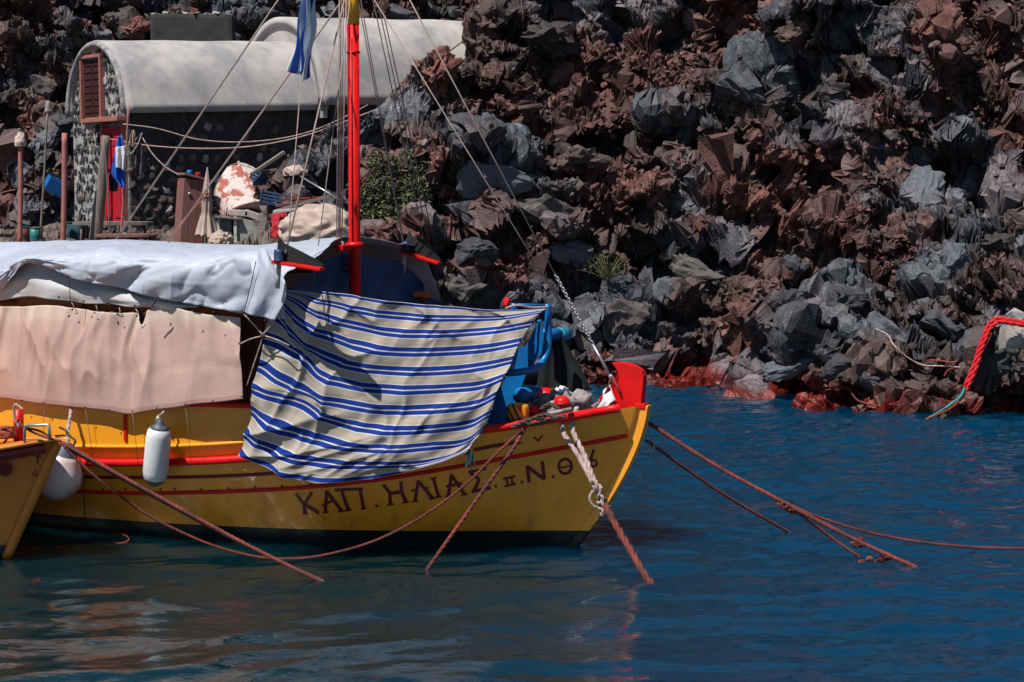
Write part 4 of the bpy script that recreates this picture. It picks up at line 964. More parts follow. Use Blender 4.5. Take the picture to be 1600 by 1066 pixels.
# striped cloth on the bow
def stripe_mat():
    m = bpy.data.materials.new('blue_striped_canvas'); m.use_nodes = True; N_, L_ = m.node_tree.nodes, m.node_tree.links; p = N_['Principled BSDF']; p.inputs['Roughness'].default_value = .85; p.inputs['Specular IOR Level'].default_value = .15
    uv = N_.new('ShaderNodeUVMap'); sp = N_.new('ShaderNodeSeparateXYZ'); L_.new(uv.outputs[0], sp.inputs[0])
    fr = N_.new('ShaderNodeMath'); fr.operation = 'FRACT'; L_.new(sp.outputs[1], fr.inputs[0])
    r = N_.new('ShaderNodeValToRGB'); r.color_ramp.interpolation = 'CONSTANT'; e = r.color_ramp.elements
    blue, wh, be, ye = (0.006, 0.028, 0.205, 1), (0.50, 0.49, 0.475, 1), (0.34, 0.305, 0.265, 1), (0.50, 0.34, 0.17, 1)
    seq = [(0, wh), (.03, blue), (.23, wh), (.275, be), (.47, ye), (.50, be), (.69, wh), (.735, blue), (.965, wh)]
    # fraction 0 is the middle of a pair of blue stripes
    while len(e) > 1: e.remove(e[-1])
    e[0].position = 0; e[0].color = seq[0][1]
    for pos, c in seq[1:]: x = e.new(pos); x.color = c
    L_.new(fr.outputs[0], r.inputs[0])
    tc = N_.new('ShaderNodeTexCoord'); nz = N_.new('ShaderNodeTexNoise'); nz.inputs['Scale'].default_value = 3; nz.inputs['Detail'].default_value = 6; L_.new(tc.outputs['Object'], nz.inputs['Vector'])
    mr = N_.new('ShaderNodeMapRange'); mr.inputs[1].default_value = .3; mr.inputs[2].default_value = .7; mr.inputs[3].default_value = .78; mr.inputs[4].default_value = 1.08; L_.new(nz.outputs[0], mr.inputs[0])
    vm = N_.new('ShaderNodeVectorMath'); vm.operation = 'SCALE'; L_.new(r.outputs[0], vm.inputs[0]); L_.new(mr.outputs[0], vm.inputs['Scale']); L_.new(vm.outputs[0], p.inputs['Base Color'])
    return m
SR = [  # the lines of the weave as they hang, each a pair of blue stripes
    ((445, 451), (520, 456), (600, 468), (700, 478), (790, 484), (857, 482)),
    ((444, 454), (490, 467), (560, 483), (603, 491), (700, 497), (790, 496), (850, 487)),
    ((442, 458), (480, 480), (520, 497), (560, 509), (603, 518), (700, 521), (790, 514), (833, 506)),
    ((438, 470), (470, 500), (510, 522), (560, 538), (603, 547), (700, 549), (790, 540), (818, 534)),
    ((430, 490), (460, 520), (495, 549), (540, 568), (603, 578), (700, 579), (780, 568), (806, 562)),
    ((415, 528), (450, 541), (474, 552), (502, 583), (540, 598), (603, 607), (700, 607), (770, 598), (796, 588)),
    ((407, 572), (440, 592), (474, 609), (510, 622), (550, 632), (603, 639), (700, 637), (760, 628), (784, 616)),
    ((400, 606), (440, 618), (477, 630), (515, 650), (550, 662), (603, 670), (690, 668), (750, 658), (772, 645)),
    ((394, 642), (430, 658), (470, 676), (515, 690), (560, 697), (603, 699), (680, 696), (735, 688), (760, 668)),
    ((389, 676), (430, 699), (470, 714), (515, 722), (560, 725), (603, 724), (675, 721), (720, 706), (746, 688)),
    ((385, 706), (430, 731), (475, 746), (520, 752), (560, 750), (603, 744), (660, 730), (705, 717), (738, 703))]
def cloth_depth(px, py, i):
    t = i / 10; up = (1 - t)
    h = on_hull(px, max(py, 700 - (px - 400) * .02), .0) if False else None
    s_ = (px - 400) / 450
    v_top = 1.62 - 1.30 * max(0, s_) ** 1.1; v_bot = 1.80 - .86 * max(0, min(1, s_ / .78)) ** 1.35
    return v_top * up ** 1.2 + v_bot * (1 - up ** 1.2)
rows = [[bp(x, y, cloth_depth(x, y, i)) for x, y in r] for i, r in enumerate(SR)]
def st_d(u, v):
    w = v / 10; fan = np.exp(-((u - .05) / .10) ** 2)
    a = np.sin((u * 34) + w * 5 + 3 * fbm(u * 4, w * 3, 2, 361)) * .020 * np.exp(-(u / .22) ** 2) * (.4 + w)
    b = ridged(u * 3.2 - w * 2.6, w * 1.2 + u * 1.5, 363) ** 4 * .05
    c = ridged(u * 2 + w * 3.5, w * .6, 367) ** 5 * .05 * np.clip(w * 1.6 - .3, 0, 1)
    r = np.sin(u * 60 - w * 16) * .012 * np.exp(-((u - 1.0) / .12) ** 2) * np.clip(w * 3 - .8, 0, 1)
    e = ridged(u * 5 + w * 1.5, w * 1.6 - u * 2, 373) ** 5 * .05
    return 2.0 * a + 1.5 * b + 1.5 * c + 1.5 * r + e + .06 * (fbm(u * 5, w * 5, 4, 371) - .5)
STC = patch('striped_canvas', rows, 200, 240, stripe_mat(), None, list(range(11)), st_d, .004, BS)
tag(STC, 'blue and beige striped canvas sheet draped over the bow side', 'canvas')
bm = bmesh.new()
tass = []
for k in range(9):
    a = bp(731 + k * .9, 706, 1.06); tass.append(tube_data([a, a + V((random.uniform(-.02, .02), 0, -.06)), a + V((random.uniform(-.05, .04), 0, -.13 - .03 * random.random()))], .006, 5, 5))
v_, f_ = merge(tass); mesh_obj('frayed_tassel', v_, f_, M['cl_teal'], STC)
bm.free()
rope('stay_cord', [bp(790, 482, .5), bp(803, 478, .47), bp(830, 481, .3), bp(857, 480, .15)], .012, M['rope_wht'], STC)

# knots and cords that hold the cloths at the cabin corner
KN = empty('corner_lashing', bp(411, 525, 1.78)); tag(KN, 'pale cords knotted between pink curtain, awning corner and striped cloth', 'rope')
for pts in (((381, 491), (397, 508), (411, 524)), ((376, 537), (394, 529), (411, 525)), ((411, 526), (399, 562), (386, 602)), ((411, 522), (424, 508), (432, 495)), ((411, 524), (430, 530), (452, 540))):
    rope('cord', [bp(*q, 1.80) for q in pts], .007, M['rope_wht'], KN, 18)
lathe('knot', [(.0, .03), (.02, .02), (.026, 0), (.02, -.02), (0, -.03)], bp(411, 525, 1.80), M['rope_drk'], KN, 10)

# dark sheet of netting on the far side of the bow
nr_ = [[bp(*q, -.25) for q in ((846, 524), (866, 530), (878, 528))], [bp(*q, -.30) for q in ((842, 560), (875, 565), (902, 568))], [bp(*q, -.30) for q in ((838, 612), (885, 612), (926, 609))]]
o = patch('bow_netting', nr_, 30, 30, M['net'], None, None, lambda u, v: .03 * np.sin(u * 20 + v * 3) * v, .006); tag(o, 'black net sheet hanging between blue hauler and red stem head', 'netting')

# ------------------------------------------------------------------ fenders
FE = empty('cylinder_fender', bp(246, 660, 1.86)); tag(FE, 'long white cylindrical fender hanging against the yellow boat side', 'fender')
a, b = bp(250, 662, 1.86), bp(241, 756, 1.80); ax = (b - a).normalized(); L = (b - a).length; R_ = ax.to_track_quat('Z', 'Y').to_matrix()
lathe('body', [(.0, .02), (.055, .022), (.085, .04), (.108, .075), (.116, .12), (.117, L * .5), (.116, L - .12), (.105, L - .06), (.08, L - .025), (.05, L - .01), (.0, L)], a, M['fender'], FE, 28, R_)
lathe('neck', [(.018, -.04), (.03, -.03), (.035, 0), (.06, .022), (.09, .042), (.087, .046)], a, M['fender_d'], FE, 24, R_)
lathe('foot', [(.098, L - .05), (.09, L - .028), (.06, L - .004), (.03, L + .02), (.0, L + .028)], a, M['fender_d'], FE, 24, R_)
rope('hanging_rope', [bp(250, 660, 1.86), bp(246, 652, 1.85), bp(252, 648, 1.8), bp(258, 640, 1.74), bp(259, 628, 1.70)], .012, M['rope_wht'], FE)
lathe('ring', [(.022, -.006), (.032, -.006), (.032, .006), (.022, .006), (.022, -.006)], bp(248, 657, 1.88), M['steel'], FE, 16, Matrix.Rotation(math.pi / 2, 3, 'X'))
FB = empty('ball_fender', bp(92, 740, 2.0)); tag(FB, 'round white buoy fender stained red hanging beside the smaller bow', 'fender')
c = bp(91, 745, 1.97); ax = (bp(107, 692, 1.97) - c).normalized(); R_ = ax.to_track_quat('Z', 'Y').to_matrix(); r = .222
mb = mat('stained_white_rubber', (0.66, 0.60, 0.60), (0.50, 0.20, 0.15), 0.5, 3.5, 0.05, 30, lo=.46, hi=.68, detail=8)
N_, L_ = mb.node_tree.nodes, mb.node_tree.links; tcn = [x for x in N_ if x.type == 'TEX_COORD'][0]
lathe('body', [(0, -r * 1.0)] + [(r * math.sin(t), -r * math.cos(t)) for t in np.linspace(.2, 2.2, 14)] + [(.14, .20), (.105, .245), (.0, .25)], c, mb, FB, 32, R_)
lathe('neck', [(.112, .238), (.085, .285), (.06, .33), (.04, .345), (.0, .35)], c, M['fender_d'], FB, 24, R_)
rope('hanging_rope', [c + ax * .33, bp(106, 672, 1.92), bp(109, 655, 1.84), bp(111, 640, 1.76), bp(111, 632, 1.72)], .018, M['rope_wht'], FB)
rope('tangled_cord', [bp(93, 668, 1.95), bp(102, 672, 1.97), bp(110, 682, 2.0), bp(118, 690, 2.0), bp(114, 698, 2.0), bp(122, 705, 2.0), bp(119, 715, 2.0), bp(126, 725, 2.0)], .012, M['rope_drk'], FB)
rope('tail_cord', [bp(124, 715, 2.0), bp(129, 730, 1.95), bp(131, 760, 1.85), bp(132, 808, 1.7)], .006, M['rope_drk'], FB)

# ------------------------------------------------------------------ things lying on the foredeck
def heap(name, c, rx, ry, rz, m, lab, cat, seed, sharp=3.0, amp=.5, parent=None, n=40):
    verts, faces = [], []
    for j in range(n + 1):
        for i in range(2 * n):
            th, ph = math.pi * j / n * .62, math.pi * i / n
            d = V((math.sin(th) * math.cos(ph), math.sin(th) * math.sin(ph), math.cos(th)))
            q = d * sharp + V((seed * 7.7, 0, 0))
            w_ = V((mnoise.noise(q * .7), mnoise.noise(q * .7 + V((5, 5, 5))), 0)) * 1.2; f = 1 + amp * (.42 * (1 - 2 * abs(mnoise.noise(q * .55 + w_))) ** 1 + .16 * (1 - 2 * abs(mnoise.noise(q * 1.2 - w_))) - .25)
            verts.append(c + V((d.x * rx * f, d.y * ry * f, (d.z + .38) * rz * f * .72)))
    for j in range(n):
        for i in range(2 * n):
            i2 = (i + 1) % (2 * n); faces.append((j * 2 * n + i, (j + 1) * 2 * n + i, (j + 1) * 2 * n + i2, j * 2 * n + i2))
    o = mesh_obj(name, verts, faces, m, parent, smooth=True)
    if lab: tag(o, lab, cat)
    return o
heap('crumpled_sheet', B(-.72, .10, 1.12), .34, .20, .30, M['cloth_grey'], 'crumpled grey cloth heaped on the bow beside the red stem head', 'cloth', 3, 2.6, .9)
o = patch('pale_sail', [[bp(*q, .02) for q in ((935, 625), (945, 612), (950, 600))], [bp(*q, .10) for q in ((938, 630), (950, 622), (958, 612))], [bp(*q, .14) for q in ((932, 642), (948, 636), (962, 626))]], 12, 12, M['cl_white'], None, None, lambda u, v: .02 * np.sin(u * 8 + v * 5)); tag(o, 'folded pale cloth leaning on the red stem head', 'cloth')
def pot(px, py, v, r, lab):
    c = bp(px, py, v); e = empty('fishing_float', c); tag(e, lab, 'float')
    lathe('body', [(0, -r), (r * .7, -r * .9), (r, -r * .4), (r * 1.02, .0), (r * .95, r * .35), (r * .6, r * .75), (0, r * .85)], c, M['red'], e, 18)
    lathe('rim', [(r * 1.0, -r * .25), (r * 1.12, -r * .2), (r * 1.12, -r * .05), (r * 1.0, .0)], c, M['dkred'], e, 18)
pot(853, 620, -.25, .105, 'widest round red float under the black netting')
pot(833, 643, .35, .07, 'small red float next to the yellow strapped bag')
pot(878, 629, .30, .075, 'small red float touching the crumpled grey cloth')
YB = empty('strapped_bag', bp(810, 660, .62)); tag(YB, 'yellow and red bag with black straps on the foredeck', 'bag')
c = bp(810, 645, .58); R_ = Matrix.Rotation(-TH, 3, 'Z'); bm = bmesh.new(); box_bm(bm, c, (.19, .13, .18), R_, .045); bm_obj('body', bm, M['buoy_y'], YB, True)
f0 = c + BS * .068
def onf(x, z): return f0 + BF * x + V((0, 0, z))
for p0, p1 in (((-.085, .06), (.0, -.085)), ((-.03, .085), (.055, -.08)), ((.085, -.02), (-.01, -.085)), ((-.088, -.03), (-.04, -.088))):
    tube('strap', [onf(*p0), onf((p0[0] + p1[0]) / 2, (p0[1] + p1[1]) / 2) + BS * .004, onf(*p1)], .008, M['black'], YB, 6)
mesh_obj('red_patch', [onf(.012, .08) + BS * .003, onf(.06, .055) + BS * .003, onf(.075, .0) + BS * .003, onf(.035, .03) + BS * .003], [(0, 1, 2, 3)], M['red'], YB)
o = tube('deck_hose', [bp(*q, v) for q, v in (((822, 658), .62), ((845, 652), .66), ((862, 646), .66), ((878, 643), .62), ((892, 640), .5))], .022, M['cloth_grey'], None, 10, 24); tag(o, 'thick grey hose lying along the bow rail', 'hose')
for k, (pts, vv) in enumerate((([(800, 668), (830, 655), (855, 648), (872, 655)], .80), ([(812, 660), (840, 662), (862, 655), (884, 650)], .74), ([(845, 640), (858, 632), (872, 640), (866, 650)], .5))):
    rope('deck_rope', [bp(*q, vv) for q in pts], .02, M['rope_drk'], None, label=('dark rope coiled on the bow rail near the grey hose', 'dark rope running under the grey hose to the bow cleat', 'short loop of dark rope between the red floats')[k])
heap('net_pile', B(-1.05, .05, 1.0), .42, .36, .28, M['net'], 'dark heap of nets between blue hauler and grey cloth', 'net', 9, 4.0, .8)
o = heap('grey_bag', bp(876, 618, .0) - V((0, 0, .1)), .11, .10, .17, M['fender'], 'small pale blue bag behind the red floats', 'bag', 12, 3, .6, n=18)

# ------------------------------------------------------------------ mooring lines
def mooring(pts, r, m, lab, g='mooring lines of the yellow boat'): return rope('mooring_rope', pts, r, m, None, label=lab, group=g)
end = on_water(1026, 921, -.05); k0 = V((0, 0, 0))
ra = on_hull(878, 662, .03); rb = on_hull(893, 658, .03); kn = ra.lerp(end, .43); kn = at(937, 775, ra.y + (end.y - ra.y) * .40)
mr1 = mooring([kn, kn.lerp(end, .5) + V((0, 0, -.03)), end, on_water(1075, 945, -.25)], .034, M['rope_red'], 'thickest red mooring rope running from the bow knot into the water')
for q, l in ((ra, 'left-hand pale strand from bow rail to the big rope knot'), (rb, 'right-hand pale strand from bow rail to the big rope knot')):
    top = q + V((0, 0, .12)) - BS * .12
    mooring([top, q, q.lerp(kn, .5), kn + V((0, .02, 0))], .026, M['rope_wht'], l)
KT = empty('rope_knot', kn); tag(KT, 'frayed pale knot joining two strands to the thick red rope', 'knot')
for k in range(5):
    c = kn + V((-.03 + .018 * k, -.03, .10 - .055 * k)); R_ = Matrix.Rotation(.9 + .35 * k, 3, 'Y') @ Matrix.Rotation(.5 * k, 3, 'Z')
    rope('turn', [c + R_ @ V((.055 * math.cos(t), .045 * math.sin(t), .02 * math.sin(2 * t))) for t in np.linspace(0, 6.28, 12)], .015, M['rope_wht'], KT, 36)
rope('loose_end', [kn + V((-.06, -.02, .05)), kn + V((-.09, -.03, -.01)), kn + V((-.06, -.03, -.08)), kn + V((-.03, -.03, -.10))], .014, M['rope_wht'], KT)
r2 = on_hull(818, 668, .04); w2 = on_water(661, 899, -.04)
mooring([r2 + V((0, 0, .08)) - BS * .1, r2, r2.lerp(w2, .5) + V((0, 0, -.015)), w2], .019, M['rope_red'], 'straight red mooring rope from the bow crossing the painted name')
w3 = on_water(528, 922, -.04); s3 = at(97, 692, 16.9)
mooring([s3, s3.lerp(w3, .33) + V((0, 0, -.02)), s3.lerp(w3, .66) + V((0, 0, -.03)), w3], .018, M['rope_red'], 'taut red double rope from smaller bow into the water, upper strand')
mooring([s3 + V((.0, .03, -.03)), s3.lerp(w3, .33) + V((0, .02, -.05)), s3.lerp(w3, .66) + V((0, .02, -.05)), w3 + V((.03, .03, 0))], .014, M['rope_drk'], 'dark strand lying just under the taut red double rope')
sag = [(99, 697), (134, 732), (177, 767), (223, 800), (286, 833), (350, 858), (426, 873), (477, 872), (527, 863), (578, 848), (629, 825), (684, 791), (730, 755), (780, 705), (818, 670)]
mooring([at(x, y, 16.85 + .15 * (i / 14)) for i, (x, y) in enumerate(sag)], .013, M['rope_red'], 'slack red rope sagging along the hull between the two bows')
kp = at(1228, 787, 17.2); e1 = on_water(1436, 889, -.03); s4 = B(.02, -.12, 1.18)
mooring([s4, s4.lerp(kp, .5) + V((0, 0, -.03)), kp, kp.lerp(e1, .5) + V((0, 0, -.02)), e1], .021, M['rope_red'], 'long dark red rope from the stem to the knot and into the water')
e2 = on_water(1345, 872, 0.0); mooring([kp, kp.lerp(e2, .6) + V((0, 0, -.01)), e2], .014, M['rope_red'], 'branch rope from the knot down to the floating clump of weed')
mooring([kp, at(1290, 812, 17.2), at(1345, 829, 17.2), at(1430, 846, 17.2), at(1520, 855, 17.2), at(1640, 858, 17.2)], .013, M['rope_red'], 'slack branch rope from the knot out of frame over the water')
s5 = B(.0, -.10, 1.02); e3 = on_water(1243, 838, -.03); mooring([s5, s5.lerp(e3, .5) + V((0, 0, -.04)), e3], .016, M['rope_red'], 'lower brown rope from the stem ending in the blue water')
KT2 = empty('rope_knot', kp); tag(KT2, 'dark red knot where the stem rope divides above the water', 'knot')
for k in range(5):
    c = kp + V((.03 * k - .04, 0, -.016 * k)); R_ = Matrix.Rotation(.6 * k, 3, 'X') @ Matrix.Rotation(1.2, 3, 'Z')
    rope('turn', [c + R_ @ V((.035 * math.cos(t), .03 * math.sin(t), .012 * math.sin(2 * t))) for t in np.linspace(0, 6.28, 10)], .011, M['rope_red'], KT2, 30)
for nm, px, py, lab in (('weed_clump', 1366, 876, 'red weedy lump floating at the end of a branch rope'), ('weed_clump', 1338, 850, 'small dark weedy lump hanging under the long rope')):
    c = on_water(px, py, .02) if py > 860 else at(px, py, 17.25); e = empty(nm, c); tag(e, lab, 'seaweed')
    for k in range(7):
        p = c + V((random.uniform(-.13, .13) if py > 860 else random.uniform(-.05, .06), random.uniform(-.04, .04), random.uniform(-.02, .03))); o = bpy.data.objects.new('lump', B_ROCKS[k].copy()); o.data.materials.clear(); o.data.materials.append(M['rust'] if k % 2 else M['rope_red']); o.scale = (.045, .04, .03); o.location = p - c; o.parent = e; COL.objects.link(o)
rope('white_loop', [bp(*q, -.15) for q in ((1008, 680), (1016, 683), (1022, 692), (1020, 704), (1014, 706), (1013, 696), (1018, 686))], .008, M['rope_wht'], None, label='thin white cord looped below the stem')
o = tube('submerged_cord', [on_water(*q, .006) for q in ((115, 858), (150, 852), (195, 848), (200, 840), (185, 833), (170, 830))], .008, M['rope_org'], None, 6, 24); tag(o, 'thin orange cord curling on the water below the hull', 'rope')

# ------------------------------------------------------------------ rigging
RG = empty('rigging', B(MU, 0, 2.8)); tag(RG, 'thin stays and halyards running from the red mast', 'rigging')
mp = lambda z: B(MU, 0, z)
def stay(a, b, r=.006, m='line'): tube('stay', [a, b], r, M[m], RG, 6)
stay(mp(6.2), bp(182, 373, 0), .009, 'line'); stay(mp(5.3), bp(263, 379, 0), .009, 'line')
stay(mp(5.5), bp(446, 396, 1.98), .009, 'line'); stay(mp(5.35), bp(488, 455, 1.0), .006)
stay(at(480, -30, 18.3), bp(471, 119, .8), .005, 'line_d'); stay(bp(471, 119, .8), bp(449, 395, 1.95), .005)
for x0, x1, v in ((534, 529, .12), (538, 531, .10), (542, 534, .10), (531, 526, .14)): stay(bp(x0, -60, v), bp(x1, 380, v), .007)
for x, y, v, z in ((634, 398, -1.25, 5.6), (668, 402, -1.4, 6.1), (684, 408, -1.45, 6.4), (632, 392, -1.2, 5.45), (690, 472, -1.7, 6.3)): stay(mp(z), bp(x, y, v), .006, 'line_d')
fa = bp(957, 592, 0); fb = mp(6.2); fj = bp(885, 488, 0)
stay(bp(868, 430, 0), fb, .007); stay(fj, mp(5.5), .006)
CH = empty('forestay_chain', bp(900, 500, 0)); tag(CH, 'galvanised chain and rod tying the forestay to the red stem head', 'chain')
c0, c1_ = bp(868, 430, 0), bp(926, 538, 0); n = 26
for k in range(n):
    p = c0.lerp(c1_, (k + .5) / n); d = (c1_ - c0).normalized(); R_ = d.to_track_quat('X', 'Z').to_matrix() @ Matrix.Rotation((k % 2) * math.pi / 2, 3, 'X')
    tube('link', [p + R_ @ V((.024 * math.cos(t), .014 * math.sin(t), 0)) for t in np.linspace(0, 6.283, 11)], .0055, M['steel'], CH, 5)
tube('rod', [c1_, bp(955, 590, 0)], .014, M['steel'], CH, 10); tube('shackle', [bp(953, 586, 0), bp(962, 601, 0)], .022, M['steel'], CH, 10)
for a in ((943, 622), (970, 616)): tube('lashing', [bp(955, 588, .03), bp((955 + a[0]) / 2 + 1, (588 + a[1]) / 2, .06), bp(*a, .07)], .010, M['rope_red'], CH, 6)
for k in range(5): rope('halyard_coil', [bp(531 + 6 * math.cos(t), 381 + 3 * math.sin(t) + k, .14) for t in np.linspace(0, 6.28, 10)], .009, M['rope_wht'], RG, 24)

# flag
def flag():
    m = bpy.data.materials.new('flag_cloth'); m.use_nodes = True; N_, L_ = m.node_tree.nodes, m.node_tree.links; p = N_['Principled BSDF']; p.inputs['Roughness'].default_value = .8
    uv = N_.new('ShaderNodeUVMap'); sp = N_.new('ShaderNodeSeparateXYZ'); L_.new(uv.outputs[0], sp.inputs[0])
    mu = N_.new('ShaderNodeMath'); mu.operation = 'MULTIPLY'; mu.inputs[1].default_value = 5.0; L_.new(sp.outputs[0], mu.inputs[0])
    fr = N_.new('ShaderNodeMath'); fr.operation = 'FRACT'; L_.new(mu.outputs[0], fr.inputs[0])
    gt = N_.new('ShaderNodeMath'); gt.operation = 'GREATER_THAN'; gt.inputs[1].default_value = .42; L_.new(fr.outputs[0], gt.inputs[0])
    mx = N_.new('ShaderNodeMix'); mx.data_type = 'RGBA'; L_.new(gt.outputs[0], mx.inputs[0]); mx.inputs[6].default_value = (.006, .06, .36, 1); mx.inputs[7].default_value = (.55, .62, .70, 1); L_.new(mx.outputs[2], p.inputs['Base Color'])
    rows = [[bp(*q, .8) for q in ((476, -22), (482, -26), (488, -24), (491, -20))], [bp(*q, .8) for q in ((470, 20), (478, 22), (485, 18), (490, 16))], [bp(*q, .8) for q in ((461, 72), (470, 74), (480, 70), (488, 66))], [bp(*q, .8) for q in ((452, 108), (464, 116), (472, 112), (482, 130))]]
    o = patch('flag', rows, 60, 70, m, None, [0, .3, .7, 1], lambda u, v: .075 * np.sin(u * 15 + v * 2.5) + .03 * np.sin(u * 7 - v * 9) + .02 * (fbm(u * 4, v * 5, 3, 401) - .5), .003); tag(o, 'limp blue and white striped flag hanging from the rigging', 'flag')
flag()

# ------------------------------------------------------------------ smaller orange boat, bow only in view
T2 = math.radians(17); O2 = at(88, 692, 17.05); O2.z = 0
F2 = V((math.cos(T2), -math.sin(T2), 0)); S2 = V((-math.sin(T2), -math.cos(T2), 0)); K2 = .80; FR2 = (O2, F2, S2, K2)
def B2(u, v, z): zz = min(max(z / .8, 0), 1.37); du = (-.70 * (1 - zz / 1.37) - u_stem(zz)) * .8; return O2 + F2 * (u + du) + S2 * v + V((0, 0, z))
BT2 = empty('small_boat', B2(-3, 0, 0)); tag(BT2, 'orange boat bow with dark red rail at the left edge', 'boat')
hull_mesh(B2, 'hull', BT2, M['orange'], M['antifoul'], 0.15, K2)
def sp2(s, sgn=1, out=0, up=0):
    z = sheer_z(s); u = u_stem(z) + (u_stern(z) - u_stem(z)) * s / 11; return B2(u * K2, sgn * (breadth(s, z) * K2 + out), z * K2 + up)
for sgn in (1, -1):
    flat_tube('rub_rail', strip(lambda s: sp2(s, sgn, .012, -.05), .05, 10.9, 60), .04, .048, M['dkred'], BT2)
    flat_tube('cap_rail', strip(lambda s: sp2(s, sgn, -.02, .03), .0, 10.9, 60), .09, .022, M['orange'], BT2)
S = np.linspace(.1, 10.8, 40); verts, faces = [], []
for s in S:
    for k in (-1, 0, 1): p = sp2(s, k if k else 1, -.03, -.05); verts.append(p if k else (sp2(s, 1, 0, -.03) + sp2(s, -1, 0, -.03)) / 2)
for i in range(len(S) - 1):
    for j in range(2): faces.append((i * 3 + j, i * 3 + j + 1, i * 3 + j + 4, i * 3 + j + 3))
mesh_obj('deck', verts, faces, M['orange'], BT2)
tube('stem_post', [B2((u_stem(z) + .03) * K2, 0, z * K2) for z in np.linspace(.0, 1.36, 20)], .05, M['orange'], BT2, 8)
def b2p(px, py, v):
    d = ray(px, py); o = V((0, 0, CAM_H)); t = (v - (o - O2).dot(S2)) / d.dot(S2); return o + d * t
tube('bollard', [b2p(29, 690, .1), b2p(29, 640, .1)], .045, M['red'], BT2, 14)
tube('grab_handle', [b2p(38, 690, .25), b2p(39, 668, .25), b2p(42, 665, .25), b2p(74, 664, .25), b2p(77, 667, .25), b2p(78, 688, .25)], .013, M['steel'], BT2, 8)
def mark2(pts, w_, name):
    P = pts; verts, faces = [], []
    for i, (x, y) in enumerate(P):
        x0, y0 = P[max(i - 1, 0)]; x1, y1 = P[min(i + 1, len(P) - 1)]; l = math.hypot(x1 - x0, y1 - y0); dx, dy = (x1 - x0) / l, (y1 - y0) / l
        verts += [on_hull(x - dy * w_, y + dx * w_, .005, FR2), on_hull(x + dy * w_, y - dx * w_, .005, FR2)]
    for i in range(len(P) - 1): faces.append((2 * i, 2 * i + 1, 2 * i + 3, 2 * i + 2))
    mesh_obj(name, verts, faces, M['letter'], BT2)
v_, f_ = merge([])
mark2([(61, 708), (60, 716), (58, 725)], 1.3, 'cross_mark'); mark2([(55, 714), (65, 713)], 1.2, 'cross_mark'); mark2([(51, 742), (55, 733), (59, 742)], 1.1, 'triangle_mark'); mark2([(51, 742), (59, 742)], 1.1, 'triangle_mark')
pts = [(8, 733)] + [(8 + 12 * math.cos(t), 733 + 11 * math.sin(t)) for t in np.linspace(0, 6.283, 20)]
mesh_obj('round_mark', [on_hull(x, y, .005, FR2) for x, y in pts], [(0, i, i + 1) for i in range(1, 20)], M['letter'], BT2)
for k, pts in enumerate((((29, 655), (20, 672), (8, 690), (0, 704)), ((30, 660), (45, 672), (62, 680), (95, 690)), ((29, 664), (40, 668), (60, 673), (80, 683)), ((28, 668), (12, 668), (-10, 676)), ((36, 640), (24, 632), (22, 650), (30, 668)))):
    rope('deck_line', [b2p(*q, .22) for q in pts], .011, M['rope_red'] if k < 4 else M['rope_wht'], BT2)
heap('float_pile', b2p(4, 684, .15), .14, .12, .10, M['rope_org'], 'faded pink float lying on the small orange bow', 'float', 21, 2.2, .4, n=14)

# ------------------------------------------------------------------ vaulted house
PH = math.radians(35); HO = V((-8.7, 40.3, 0)); HA_ = V((math.cos(PH), math.sin(PH), 0)); HB_ = V((math.sin(PH), -math.cos(PH), 0))
def Hs(s, t, z): return HO + HA_ * s + HB_ * t + V((0, 0, z))
HR = Matrix((HA_, HB_ * -1, V((0, 0, 1)))).transposed()
HOUSE = empty('vaulted_house', Hs(3, 0, 2.3)); tag(HOUSE, 'stone cave house with barrel vaulted grey plaster roof', 'house')
def vault(name, s0, s1, t0, r, zc, slope, th, n=28, ns=40):
    verts, faces = [], []
    for i in range(ns):
        s = s0 + (s1 - s0) * i / (ns - 1)
        for rr in (r, r - th):
            for k in range(n):
                a = math.pi * k / (n - 1); w_ = 1 + .012 * mnoise.noise(V((s * .9, a * 2, 3.3)))
                flare = .10 * math.exp(-(a / .16) ** 2) if rr == r else 0
                verts.append(Hs(s, t0 + math.cos(a) * (rr + flare) * w_, zc + slope * (s - s0) + math.sin(a) * rr * w_))
    m = 2 * n
    for i in range(ns - 1):
        for k in range(n - 1):
            a = i * m + k; faces.append((a, a + m, a + m + 1, a + 1)); b = a + n; faces.append((b, b + 1, b + m + 1, b + m))
        a = i * m; faces.append((a, a + n, a + n + m, a + m)); a = i * m + n - 1; faces.append((a, a + m, a + n + m, a + n))
    for base in (0, (ns - 1) * m):
        for k in range(n - 1): a = base + k; faces.append((a, a + 1, a + n + 1, a + n))
    return mesh_obj(name, verts, faces, M['plaster'], HOUSE, True)
vault('vault_roof', -.02, 6.2, 0, 1.55, 4.77, .035, .16)
vault('vault_roof', 4.35, 10.6, -.15, 2.0, 5.02, .03, .18)
def cap_wall(name, s, t0, r, zc, zb, m, th=.12, openings=None):
    n = 24; pts = [(t0 - r, zb)] + [(t0 - r * math.cos(math.pi * k / n), zc + r * math.sin(math.pi * k / n)) for k in range(n + 1)] + [(t0 + r, zb)]
    bm = bmesh.new(); a = [bm.verts.new(Hs(s, *p)) for p in pts]; b = [bm.verts.new(Hs(s + th, *p)) for p in pts]; N = len(pts)
    bm.faces.new(a); bm.faces.new(b[::-1])
    for i in range(N): bm.faces.new((a[i], a[(i + 1) % N], b[(i + 1) % N], b[i]))
    bmesh.ops.triangulate(bm, faces=[f for f in bm.faces if len(f.verts) > 4]); bmesh.ops.recalc_face_normals(bm, faces=bm.faces[:]); return bm_obj(name, bm, m, HOUSE)
GW = cap_wall('gable_wall', .06, 0, 1.44, 4.77, 1.9, M['mortar'])
cap_wall('end_wall', 4.42, -.15, 1.9, 5.02, 4.75, M['plaster'])
